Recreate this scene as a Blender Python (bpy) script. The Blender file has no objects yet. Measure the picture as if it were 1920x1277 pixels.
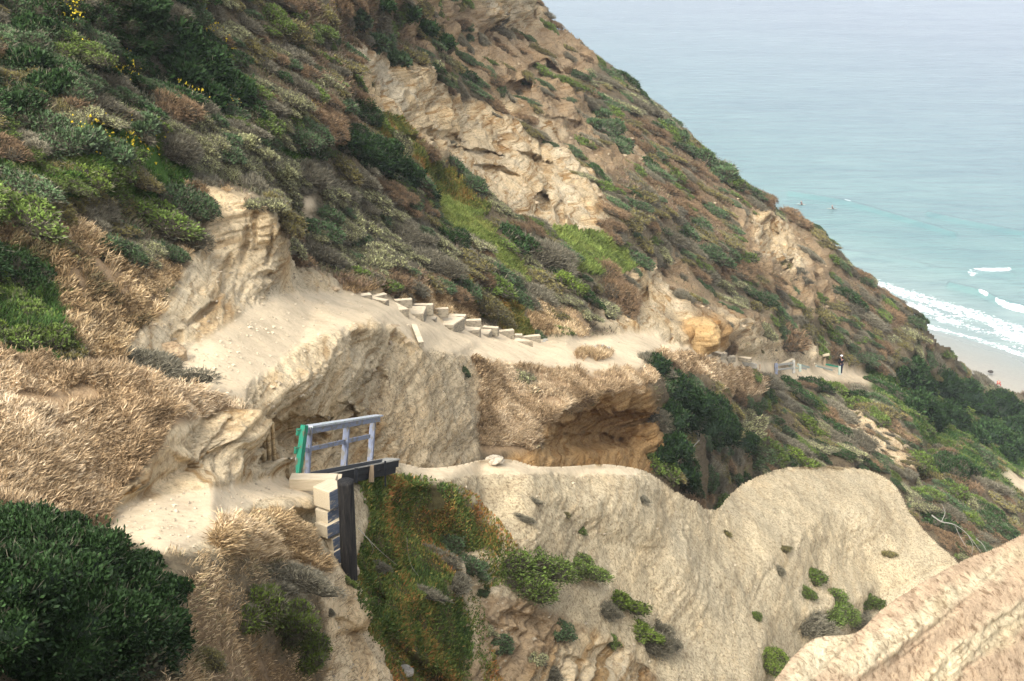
import bpy, bmesh, math, random
import numpy as np
from mathutils import Vector, Matrix, geometry

# ------------------------------------------------------------------ camera, sky, sun, exposure
SC = bpy.context.scene
COL = SC.collection
R = math.radians
CAMZ = 85.0
PITCH = R(20.0)
FPX = 2667.0
cam_d = bpy.data.cameras.new('camera')
cam_d.sensor_width = 36.0
cam_d.lens = FPX / 1920.0 * 36.0
cam_d.clip_start = 0.1
cam_d.clip_end = 60000.0
cam = bpy.data.objects.new('camera', cam_d)
cam.location = (0, 0, CAMZ)
cam.rotation_euler = (R(90) - PITCH, 0, 0)
COL.objects.link(cam)
SC.camera = cam

SUN_EL, SUN_AZ = R(46), R(-148)          # azimuth from +Y towards +X; a veiled sun high over the hillside
W = bpy.data.worlds.new('World')
SC.world = W
W.use_nodes = True
wn, wl = W.node_tree.nodes, W.node_tree.links
bg = wn['Background']
sky = wn.new('ShaderNodeTexSky')
sky.sky_type = 'NISHITA'
sky.sun_disc = False
sky.sun_elevation = SUN_EL
sky.sun_rotation = SUN_AZ
sky.dust_density = 4.0
sky.air_density = 1.0
hs = wn.new('ShaderNodeHueSaturation')
hs.inputs['Saturation'].default_value = 0.30
wl.new(sky.outputs[0], hs.inputs['Color'])
wl.new(hs.outputs[0], bg.inputs['Color'])
bg.inputs['Strength'].default_value = 0.13
sun_d = bpy.data.lights.new('sun', 'SUN')
sun_d.energy = 1.3
sun_d.angle = R(40)
sun_d.color = (1.0, 0.945, 0.82)
sun = bpy.data.objects.new('sun', sun_d)
sd = Vector((math.sin(SUN_AZ) * math.cos(SUN_EL), math.cos(SUN_AZ) * math.cos(SUN_EL), math.sin(SUN_EL)))
sun.rotation_euler = sd.to_track_quat('Z', 'Y').to_euler()
sun.location = (0, 0, 200)
COL.objects.link(sun)
SC.view_settings.view_transform = 'Standard'
SC.view_settings.look = 'None'
SC.view_settings.gamma = 1
SC.view_settings.exposure = 1.6
SC.cycles.max_bounces = 5
SC.cycles.diffuse_bounces = 3
SC.cycles.glossy_bounces = 2
SC.cycles.transparent_max_bounces = 4

# ------------------------------------------------------------------ helpers
rng = np.random.default_rng(7)
random.seed(7)
CP, SP = math.cos(PITCH), math.sin(PITCH)

def ray(px, py):
    x = (np.asarray(px, float) - 960.0) / FPX
    y = (638.5 - np.asarray(py, float)) / FPX
    return np.stack([x, CP + y * SP, -SP + y * CP], -1)

def at(px, py, t):
    return np.array([0, 0, CAMZ]) + ray(px, py) * np.asarray(t, float)[..., None]

def proj(p):
    q = np.asarray(p, float) - np.array([0, 0, CAMZ])
    t = q[..., 1] * CP - q[..., 2] * SP
    return 960 + FPX * q[..., 0] / t, 638.5 - FPX * (q[..., 1] * SP + q[..., 2] * CP) / t, t

def on_level(px, py, z):
    r = ray(px, py)
    t = (z - CAMZ) / r[..., 2]
    return np.array([0, 0, CAMZ]) + r * t[..., None]

def _h(ix, iy, iz, seed):
    h = (ix.astype(np.uint32) * np.uint32(374761393) + iy.astype(np.uint32) * np.uint32(668265263)
         + iz.astype(np.uint32) * np.uint32(2147483647 - 5) + np.uint32(seed * 974711 + 13))
    h = (h ^ (h >> np.uint32(13))) * np.uint32(1274126177)
    h = h ^ (h >> np.uint32(16))
    return (h & np.uint32(0xffffff)).astype(np.float32) / np.float32(0xffffff)

def vnoise(p, seed=0):
    p = np.asarray(p, np.float32)
    f = np.floor(p)
    i = f.astype(np.int64)
    w = p - f
    w = w * w * w * (w * (w * 6 - 15) + 10)
    out = 0
    for dx in (0, 1):
        wx = w[..., 0] if dx else 1 - w[..., 0]
        for dy in (0, 1):
            wy = w[..., 1] if dy else 1 - w[..., 1]
            for dz in (0, 1):
                wz = w[..., 2] if dz else 1 - w[..., 2]
                out = out + wx * wy * wz * _h(i[..., 0] + dx, i[..., 1] + dy, i[..., 2] + dz, seed)
    return out * 2 - 1

def fbm(p, octaves=4, seed=0, gain=0.5, ridged=False):
    a, s, n = 0, 1.0, 0
    p = np.asarray(p, np.float32)
    for k in range(octaves):
        v = vnoise(p, seed + k * 17)
        if ridged:
            v = 1 - 2 * np.abs(v)
        a = a + s * v
        n += s
        s *= gain
        p = p * 2.03 + 11.7
    return a / n

def smooth_line(pts, n=6):
    p = np.array(pts, float)
    q = np.vstack([2 * p[0] - p[1], p, 2 * p[-1] - p[-2]])
    out = []
    for i in range(1, len(q) - 2):
        for k in range(n):
            t = k / n
            a, b, c, d = q[i - 1], q[i], q[i + 1], q[i + 2]
            out.append(0.5 * (2 * b + (c - a) * t + (2 * a - 5 * b + 4 * c - d) * t * t + (3 * b - a - 3 * c + d) * t ** 3))
    out.append(q[-2])
    return np.array(out)

def in_poly(U, V, poly):
    poly = np.asarray(poly, float)
    inside = np.zeros(np.shape(U), bool)
    x0, y0 = poly[-1]
    for x1, y1 in poly:
        if y0 != y1:
            c = ((V < y1) != (V < y0)) & (U < (x0 - x1) * (V - y1) / (y0 - y1) + x1)
            inside ^= c
        x0, y0 = x1, y1
    return inside

def blur(a, r):
    if r < 1:
        return a
    for _ in range(2):
        for ax in (0, 1):
            pad = [(0, 0)] * a.ndim
            pad[ax] = (r + 1, r)
            c = np.cumsum(np.pad(a, pad, mode='edge'), axis=ax, dtype=np.float64)
            n = a.shape[ax]
            if ax == 0:
                a = (c[2 * r + 1:2 * r + 1 + n] - c[:n]) / (2 * r + 1)
            else:
                a = (c[:, 2 * r + 1:2 * r + 1 + n] - c[:, :n]) / (2 * r + 1)
    return a

def tag(o, label=None, cat=None, group=None, kind=None):
    if label: o['label'] = label
    if cat: o['category'] = cat
    if group: o['group'] = group
    if kind: o['kind'] = kind
    return o

def mesh_np(name, verts, faces, mats=(), smooth=True, attrs=None, mi=None, corner_n=None):
    """verts (N,3); faces (M,k) int; attrs {name: (domain, type, array)}"""
    me = bpy.data.meshes.new(name)
    verts = np.ascontiguousarray(verts, np.float32)
    faces = np.ascontiguousarray(faces, np.int32)
    m, k = faces.shape
    me.vertices.add(len(verts))
    me.vertices.foreach_set('co', verts.ravel())
    me.loops.add(m * k)
    me.loops.foreach_set('vertex_index', faces.ravel())
    me.polygons.add(m)
    me.polygons.foreach_set('loop_start', np.arange(0, m * k, k, dtype=np.int32))
    me.polygons.foreach_set('loop_total', np.full(m, k, np.int32))
    me.update(calc_edges=True)
    me.polygons.foreach_set('use_smooth', np.full(m, smooth, bool))
    if mi is not None:
        me.polygons.foreach_set('material_index', np.ascontiguousarray(mi, np.int32))
    for n, (dom, typ, arr) in (attrs or {}).items():
        a = me.attributes.new(n, typ, dom)
        key = {'FLOAT': 'value', 'FLOAT_COLOR': 'color', 'FLOAT_VECTOR': 'vector'}[typ]
        a.data.foreach_set(key, np.ascontiguousarray(arr, np.float32).ravel())
    for mt in mats:
        me.materials.append(mt)
    return me

def link(name, me, parent=None, loc=None):
    o = bpy.data.objects.new(name, me)
    COL.objects.link(o)
    if loc is not None: o.location = loc
    if parent: o.parent = parent
    return o

def empty(name, loc, rz=0):
    o = bpy.data.objects.new(name, None)
    o.location = loc
    o.rotation_euler = (0, 0, rz)
    COL.objects.link(o)
    return o

# ------------------------------------------------------------------ materials
class NT:
    def __init__(s, name):
        s.m = bpy.data.materials.new(name)
        s.m.use_nodes = True
        s.t = s.m.node_tree
        s.b = s.t.nodes['Principled BSDF']
        s.b.inputs['Specular IOR Level'].default_value = 0.2
        s.b.inputs['Roughness'].default_value = 0.85
    def n(s, typ, **kw):
        d = s.t.nodes.new('ShaderNode' + typ)
        for k, v in kw.items():
            if k[0] == '_': setattr(d, k[1:], v)
            else: s.set(d.inputs[int(k[1:]) if k[0] == 'i' and k[1:].isdigit() else k.replace('__', ' ')], v)
        return d
    def set(s, inp, v):
        if isinstance(v, bpy.types.NodeSocket): s.t.links.new(v, inp)
        elif isinstance(v, bpy.types.Node): s.t.links.new(v.outputs[0], inp)
        else: inp.default_value = v
    def attr(s, name, out='Fac'):
        a = s.n('Attribute', _attribute_name=name)
        return a.outputs[out]
    def noise(s, scale, vec=None, detail=4, rough=0.55, dist=0.0):
        d = s.n('TexNoise', Scale=scale, Detail=detail, Roughness=rough, Distortion=dist)
        if vec is not None: s.set(d.inputs['Vector'], vec)
        return d.outputs['Fac']
    def ramp(s, fac, stops):
        d = s.n('ValToRGB')
        e = d.color_ramp.elements
        while len(e) < len(stops): e.new(0.5)
        for el, (p, c) in zip(e, stops):
            el.position = p
            el.color = (*c, 1) if len(c) == 3 else c
        s.set(d.inputs['Fac'], fac)
        return d.outputs['Color']
    def mix(s, fac, a, b, mode='MIX'):
        d = s.n('Mix', _data_type='RGBA', _blend_type=mode)
        for i, v in ((0, fac), (6, a), (7, b)):
            if isinstance(v, tuple) and len(v) == 3: v = (*v, 1)
            s.set(d.inputs[i], v)
        return d.outputs[2]
    def math(s, op, a, b=0.0, c=None):
        d = s.n('Math', _operation=op)
        s.set(d.inputs[0], a); s.set(d.inputs[1], b)
        if c is not None: s.set(d.inputs[2], c)
        return d.outputs[0]
    def mapping(s, scale=(1, 1, 1), rot=(0, 0, 0), vec=None):
        d = s.n('Mapping')
        d.inputs['Scale'].default_value = scale
        d.inputs['Rotation'].default_value = rot
        if vec is None: vec = s.n('TexCoord').outputs['Object']
        s.set(d.inputs['Vector'], vec)
        return d.outputs[0]
    def obj(s):
        return s.n('TexCoord').outputs['Object']
    def bump(s, h, strength=0.5, dist=0.05, normal=None):
        d = s.n('Bump')
        s.set(d.inputs['Strength'], strength)
        s.set(d.inputs['Distance'], dist)
        s.set(d.inputs['Height'], h)
        if normal is not None: s.set(d.inputs['Normal'], normal)
        return d.outputs[0]
    def out(s, col, normal=None, rough=None):
        s.set(s.b.inputs['Base Color'], (*col, 1) if isinstance(col, tuple) and len(col) == 3 else col)
        if normal is not None: s.set(s.b.inputs['Normal'], normal)
        if rough is not None: s.set(s.b.inputs['Roughness'], rough)
        return s.m
# ------------------------------------------------------------------ ground cover palette (real base colours)
SCRUB, ROCK, PATH, DRY, ICE, DARK, SAGE, GREEN, SPARSE, CRUMB, PINK, OCHRE, BROWN, ICEO, EARTH, LIP = range(16)
BASE = np.array([
    (.155, .125, .08),   # scrub soil
    (.60, .48, .305),    # sandstone
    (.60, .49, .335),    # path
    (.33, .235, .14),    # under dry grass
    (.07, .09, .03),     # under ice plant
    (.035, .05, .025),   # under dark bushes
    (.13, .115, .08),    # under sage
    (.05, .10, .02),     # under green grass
    (.36, .265, .16),    # sparse rock
    (.56, .475, .32),   # crumbly pale rock
    (.46, .345, .23),    # pinkish rock
    (.43, .27, .12),     # ochre
    (.215, .155, .095),   # brown litter
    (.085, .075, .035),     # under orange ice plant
    (.64, .52, .34),   # bare earth
    (.62, .505, .33),   # pale layered lip
])
#            bump  strata lump(m at t=50)
RELIEF = {SCRUB: (1.0, .25, .35), ROCK: (1.0, 1.35, .26), PATH: (.34, 0, .05), DRY: (.6, 0, .15), ICE: (.6, 0, .25),
          DARK: (1, 0, .3), SAGE: (1, 0, .3), GREEN: (.6, 0, .15), SPARSE: (1, .7, .5), CRUMB: (.82, .3, .14),
          PINK: (.8, .0, .06), OCHRE: (.9, 1.0, .25), BROWN: (1, .1, .2), ICEO: (.6, 0, .75), EARTH: (1, .5, .36), LIP: (.95, .85, .13)}
RB = np.array([RELIEF[i][0] for i in range(16)])
RS = np.array([RELIEF[i][1] for i in range(16)])
RL = np.array([RELIEF[i][2] for i in range(16)])

RG = np.array([1, .55, 0, .4, .3, .5, .4, .3, .9, .75, .25, .4, 1, .3, .9, .22])

def depth_grid(U, V, ctrl, r):
    pts = [Vector((x, y)) for x, y, t in ctrl]
    inv = np.array([1.0 / t for x, y, t in ctrl])
    vco, _, tri, ov, _, _ = geometry.delaunay_2d_cdt(pts, [], [], 0, 1e-4, True)
    vinv = np.array([np.mean([inv[k] for k in o]) for o in ov])
    D = np.full(U.shape, np.nan)
    step = U[0, 1] - U[0, 0]
    for f in tri:
        (ax, ay), (bx, by), (cx, cy) = [vco[k] for k in f]
        x0, x1 = min(ax, bx, cx), max(ax, bx, cx)
        y0, y1 = min(ay, by, cy), max(ay, by, cy)
        i0 = max(0, int((x0 - U[0, 0]) / step)); i1 = min(U.shape[1], int((x1 - U[0, 0]) / step) + 2)
        j0 = max(0, int((y0 - V[0, 0]) / step)); j1 = min(U.shape[0], int((y1 - V[0, 0]) / step) + 2)
        if i1 <= i0 or j1 <= j0: continue
        u, v = U[j0:j1, i0:i1], V[j0:j1, i0:i1]
        d = (by - cy) * (ax - cx) + (cx - bx) * (ay - cy)
        if abs(d) < 1e-9: continue
        a = ((by - cy) * (u - cx) + (cx - bx) * (v - cy)) / d
        b = ((cy - ay) * (u - cx) + (ax - cx) * (v - cy)) / d
        c = 1 - a - b
        ok = (a > -1e-6) & (b > -1e-6) & (c > -1e-6)
        val = a * vinv[f[0]] + b * vinv[f[1]] + c * vinv[f[2]]
        D[j0:j1, i0:i1][ok] = val[ok]
    for _ in range(4):                       # fill the outside by nearest row / column
        for ax in (1, 0):
            X = D if ax == 1 else D.T
            for row in X:
                ok = ~np.isnan(row)
                if ok.any() and not ok.all():
                    row[~ok] = np.interp(np.flatnonzero(~ok), np.flatnonzero(ok), row[ok])
    return 1.0 / blur(D, r)

def grid_normals(P):
    du = np.gradient(P, axis=1); dv = np.gradient(P, axis=0)
    n = np.cross(dv, du)
    n /= np.linalg.norm(n, axis=-1, keepdims=True) + 1e-12
    toc = np.array([0, 0, CAMZ]) - P
    s = np.sign(np.sum(n * toc, -1, keepdims=True))
    return n * np.where(s == 0, 1, s)

class Sheet:
    def __init__(s, name, box, step, ctrl, outline, covers, default, blur_r, warp=9.0, dents=(), sinks=()):
        x0, x1, y0, y1 = box
        s.x0, s.y0, s.step = x0, y0, step
        U, V = np.meshgrid(np.arange(x0, x1 + step, step), np.arange(y0, y1 + step, step))
        s.outline = np.asarray(outline, float)
        inside = in_poly(U, V, s.outline)
        s.inside = inside
        T = depth_grid(U, V, ctrl, blur_r)
        jx = fbm(np.stack([U / 22, V / 14, np.zeros_like(U)], -1), 4, 51, .6)
        for dx, dy, rx, ry, amt, rot in dents:      # hollows (+) and bosses (-), metres along the line of sight
            ca, sa = math.cos(R(rot)), math.sin(R(rot))
            u_ = ((U - dx) * ca + (V - dy) * sa) / rx
            v_ = (-(U - dx) * sa + (V - dy) * ca) / ry
            r2 = (u_ * u_ + v_ * v_) * (1 + (.55 if amt > 0 else .25) * jx)
            b_ = np.clip(1 - r2, 0, 1)
            T = T + amt * (np.where(v_ < 0, b_ ** .45, b_ ** 1.3) if amt > 0 else b_ ** 1.6)
        if sinks:
            sk = np.zeros_like(T)
            for pl, am in sinks: sk = np.maximum(sk, in_poly(U, V, pl) * am)
            T = T + blur(sk, 2)
        # snap the border vertices to the outline
        er = inside.copy()
        er[1:] &= inside[:-1]; er[:-1] &= inside[1:]; er[:, 1:] &= inside[:, :-1]; er[:, :-1] &= inside[:, 1:]
        edge = inside & ~er
        ej, ei = np.nonzero(edge)
        a = s.outline; b = np.roll(a, -1, 0)
        E = np.stack([U[ej, ei], V[ej, ei]], -1)
        best = np.full(len(E), 1e9); bp = E.copy()
        for p, q in zip(a, b):
            d = q - p
            L = d @ d
            if L < 1e-9: continue
            k = np.clip(((E - p) @ d) / L, 0, 1)
            c = p + k[:, None] * d
            dist = np.hypot(*(E - c).T)
            m = dist < best
            best[m] = dist[m]; bp[m] = c[m]
        m = best < step * 1.6
        U[ej[m], ei[m]] = bp[m, 0]; V[ej[m], ei[m]] = bp[m, 1]
        # covers
        Q = np.stack([U / 42, V / 42, np.zeros_like(U)], -1)
        wx = fbm(Q, 4, 3, .6) * warp; wy = fbm(Q, 4, 9, .6) * warp
        Q2 = np.stack([U / 9, V / 9, np.zeros_like(U)], -1)
        wx = wx + fbm(Q2, 3, 13, .7) * warp * .7; wy = wy + fbm(Q2, 3, 19, .7) * warp * .7
        cat = np.full(U.shape, default, np.int32)
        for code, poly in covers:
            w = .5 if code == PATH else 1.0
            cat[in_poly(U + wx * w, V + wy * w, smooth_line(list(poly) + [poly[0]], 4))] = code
        s.cat = cat
        k = 1
        wb = blur(RB[cat], k); ws = blur(RS[cat], 2 * k); wlp = blur(RL[cat], 4 * k)
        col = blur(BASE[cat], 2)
        P = at(U, V, T)
        N0 = grid_normals(P)
        Nb = blur(N0, 6); Nb /= np.linalg.norm(Nb, axis=-1, keepdims=True)
        # relief
        tt = T / 50.0
        ts = np.clip(tt, .3, 3.0)
        steep = np.clip(1 - Nb[..., 2], 0, 1)
        Ps = P.copy()
        wf = np.clip((ts - .95) / .9, 0, 1); wn = 1 - wf
        rf = wlp / .3
        rgh = np.clip(wb - .45, 0, 1) / .55
        lump = rf * (wn * fbm(P / 2.2, 6, 21, .6) * .26 * np.clip(ts, .45, 1) + wf * fbm(P / 6.0, 6, 23, .6) * .75)
        fine = rgh * (wn * fbm(P / .55, 5, 31, .62, True) * .055 * np.clip(ts * 1.3, .35, 1.2) + wf * fbm(P / 2.0, 5, 33, .62, True) * .22)
        zz = P[..., 2] + .09 * P[..., 0] - .05 * P[..., 1] + fbm(P / 4.0, 3, 77) * .45
        def ledges(pers):
            o_ = 0
            for per, am, sd_ in pers:
                ph = zz / per + sd_ * .37
                fr = ph - np.floor(ph)
                h = _h(np.floor(ph).astype(np.int64), np.zeros_like(ph, np.int64), np.zeros_like(ph, np.int64), 40 + sd_)
                o_ = o_ + am * np.where(fr < .82, fr / .82, (1 - fr) / .18) * (.2 + 1.1 * h)
            return o_
        led = wn * ledges(((.95, .20, 1), (.37, .10, 2), (.15, .045, 3))) + wf * ledges(((2.7, .55, 4), (1.1, .34, 5), (.5, .18, 6)))
        brk = np.clip(fbm(P / 1.9, 3, 55) * 1.6 + .55, 0, 1)
        led = led * ws * np.clip(steep * 2.6 - .2, 0, 1) * brk
        c1 = fbm(np.stack([P[..., 0] * .4, P[..., 1] * .4, zz * 2.8], -1), 5, 83, .62, True)
        c2 = fbm(np.stack([P[..., 0] * .16, P[..., 1] * .16, zz * 1.0], -1), 5, 85, .62, True)
        led = led - ws * np.clip(steep * 2.5, .15, 1) * (wn * np.clip(c1 - .3, 0, 1) * .38 + wf * np.clip(c2 - .3, 0, 1) * 1.2)
        along = np.stack([P[..., 0] * .9 + P[..., 1] * .2, P[..., 1] * .35, P[..., 2] * .12], -1)
        gm = blur(RG[cat], 4) * np.clip(steep * 1.6 - .2, 0, 1)
        gul = gm * (wn * fbm(along * .8, 5, 63, .55, True) * .30 * np.clip(ts, .4, 1) + wf * fbm(along * .28, 5, 65, .55, True) * 1.0)
        disp = lump + fine + led + gul
        P = P + Nb * disp[..., None]
        s.P = P
        s.N = grid_normals(P)
        nb2 = blur(s.N, 2); s.Nb = nb2 / np.linalg.norm(nb2, axis=-1, keepdims=True)
        # colour splotches of the ground itself
        spl = fbm(P / 3.1, 5, 91, .6)[..., None]
        strat = fbm(np.stack([P[..., 0] * .05, P[..., 1] * .05, zz * 1.5], -1), 4, 15, .6)[..., None]
        col = col * (1 + .22 * spl + .16 * strat * ws[..., None])
        warm = fbm(P / 1.6, 4, 19)[..., None] * ws[..., None]
        col = col * (1 + warm * np.array([.05, -.03, -.16]))
        s.U, s.V, s.T = U, V, T
        # faces
        idx = np.full(U.shape, -1, np.int64)
        idx[inside] = np.arange(inside.sum())
        q = inside[:-1, :-1] & inside[1:, :-1] & inside[:-1, 1:] & inside[1:, 1:]
        F = np.stack([idx[:-1, :-1][q], idx[1:, :-1][q], idx[1:, 1:][q], idx[:-1, 1:][q]], -1)
        verts = P[inside]; colv = np.clip(col[inside], .01, .8)
        at_b, at_s, at_c = wb[inside], ws[inside], cat[inside]
        # skirt behind the border
        e = np.concatenate([F[:, [0, 1]], F[:, [1, 2]], F[:, [2, 3]], F[:, [3, 0]]])
        n = len(verts)
        key = np.minimum(e[:, 0], e[:, 1]) * n + np.maximum(e[:, 0], e[:, 1])
        _, first, cnt = np.unique(key, return_index=True, return_counts=True)
        be = e[first[cnt == 1]]
        bv = np.unique(be)
        loc = {int(v): i for i, v in enumerate(bv)}
        base = verts[bv]
        away = base - np.array([0, 0, CAMZ]); t_ = np.linalg.norm(away, axis=1)[:, None]
        away = away / t_
        down = np.array([0, 0, -1.0])
        rings, allv = [], [verts]
        prev = bv
        faces = [F]
        nn = n
        bl = np.array([[loc[int(a_)], loc[int(b_)]] for a_, b_ in be])
        for ka, kd in ((.004, .002), (.02, .014), (.07, .07), (.14, .32)):
            ring = base + away * t_ * ka + down * t_ * kd
            ri = np.arange(len(bv)) + nn
            allv.append(ring); nn += len(bv)
            faces.append(np.stack([prev[bl[:, 1]], prev[bl[:, 0]], ri[bl[:, 0]], ri[bl[:, 1]]], -1))
            prev = ri
        verts = np.vstack(allv)
        colv = np.vstack([colv] + [colv[bv]] * 4)
        rep = lambda x: np.concatenate([x] + [x[bv]] * 4)
        colv = np.concatenate([colv, np.ones((len(colv), 1))], 1)
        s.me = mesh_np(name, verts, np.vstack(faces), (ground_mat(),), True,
                       {'ground_tint': ('POINT', 'FLOAT_COLOR', colv), 'relief': ('POINT', 'FLOAT', rep(at_b)),
                        'strata': ('POINT', 'FLOAT', rep(at_s)),
                        'grain': ('POINT', 'FLOAT', rep(np.clip(T[inside] / 38.0, .22, 1.6))),
                        'pebbly': ('POINT', 'FLOAT', rep(np.where((at_c == CRUMB) | (at_c == PINK), 1.0, np.where(at_c == EARTH, .4, np.where(at_c == PATH, .12, .25)))))})
        s.o = link(name, s.me)
        s.o['kind'] = 'structure'

    def ij(s, px, py):
        i = np.clip(np.round((np.asarray(px) - s.x0) / s.step).astype(int), 0, s.U.shape[1] - 1)
        j = np.clip(np.round((np.asarray(py) - s.y0) / s.step).astype(int), 0, s.U.shape[0] - 1)
        return j, i

_gm = []
def ground_mat():
    if _gm: return _gm[0]
    n = NT('eroded_ground')
    base = n.attr('ground_tint', 'Color')
    rel, st, pb = n.attr('relief'), n.attr('strata'), n.attr('pebbly')
    o = n.obj()
    n1 = n.noise(1.3, o, 8, .62)
    n2 = n.noise(9.0, o, 6, .65)
    n3 = n.noise(38.0, o, 4, .7)
    c = n.mix(1.0, base, n.ramp(n1, [(.3, (.80, .79, .78)), (.5, (1, 1, 1)), (.72, (1.14, 1.11, 1.07))]), 'MULTIPLY')
    f2 = n.math('MULTIPLY', rel, .7)
    c = n.mix(f2, c, n.mix(1.0, c, n.ramp(n2, [(.37, (.52, .47, .42)), (.48, (1, 1, 1)), (.62, (1.16, 1.14, 1.1))]), 'MULTIPLY'))
    f3 = n.math('MULTIPLY', rel, .34)
    c = n.mix(f3, c, n.mix(1.0, c, n.ramp(n3, [(.39, (.5, .45, .4)), (.49, (1, 1, 1)), (.6, (1.16, 1.15, 1.13))]), 'MULTIPLY'))
    # thin strata lines
    mp = n.mapping((.12, .12, 3.2), (R(3), R(-5), 0), o)
    s1 = n.noise(2.2, mp, 6, .65, .6)
    c = n.mix(n.math('MULTIPLY', st, .75), c, n.mix(1.0, c, n.ramp(s1, [(.38, (.62, .50, .36)), (.47, (1, 1, 1)), (.6, (1.12, 1.12, 1.12))]), 'MULTIPLY'))
    s2 = n.noise(1.6, n.mapping((.07, .07, 1.25), (R(3), R(-5), 0), o), 7, .68, .5)
    c = n.mix(n.math('MULTIPLY', st, .6), c, n.mix(1.0, c, n.ramp(s2, [(.40, (.66, .53, .38)), (.47, (1, 1, 1)), (.58, (1.1, 1.1, 1.1))]), 'MULTIPLY'))
    # crust pits
    vo = n.n('TexVoronoi', _feature='F1', Scale=7.5)
    n.set(vo.inputs['Vector'], n.mix(.12, o, n.n('TexNoise', Scale=3.0).outputs['Color'], 'ADD'))
    vd = vo.outputs['Distance']
    cr = n.noise(16.0, o, 8, .75, .4)
    c = n.mix(n.math('MULTIPLY', pb, .8), c, n.mix(1.0, c, n.ramp(cr, [(.40, (.42, .37, .32)), (.47, (.95, .95, .95)), (.62, (1.16, 1.16, 1.15))]), 'MULTIPLY'))
    h = n.math('ADD', n.math('MULTIPLY', n1, .35), n.math('ADD', n.math('MULTIPLY', n2, .22), n.math('MULTIPLY', n3, .10)))
    h = n.math('ADD', h, n.math('MULTIPLY', n.math('MULTIPLY', s1, st), .30))
    h = n.math('ADD', h, n.math('MULTIPLY', n.math('MULTIPLY', cr, pb), .25))
    h = n.math('ADD', h, n.math('MULTIPLY', n.math('MULTIPLY', s2, st), .8))
    n4 = n.noise(120.0, o, 5, .75)
    c = n.mix(n.math('MULTIPLY', pb, .45), c, n.mix(1.0, c, n.ramp(n4, [(.38, (.62, .5, .42)), (.5, (1, 1, 1)), (.62, (1.16, 1.16, 1.16))]), 'MULTIPLY'))
    h = n.math('ADD', h, n.math('MULTIPLY', n4, .03))
    nb = n.bump(h, n.math('MULTIPLY', rel, .9), n.math('MULTIPLY', n.attr('grain'), .42))
    n.out(c, nb, .95)
    n.b.inputs['Specular IOR Level'].default_value = .08
    _gm.append(n.m)
    return n.m

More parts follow.
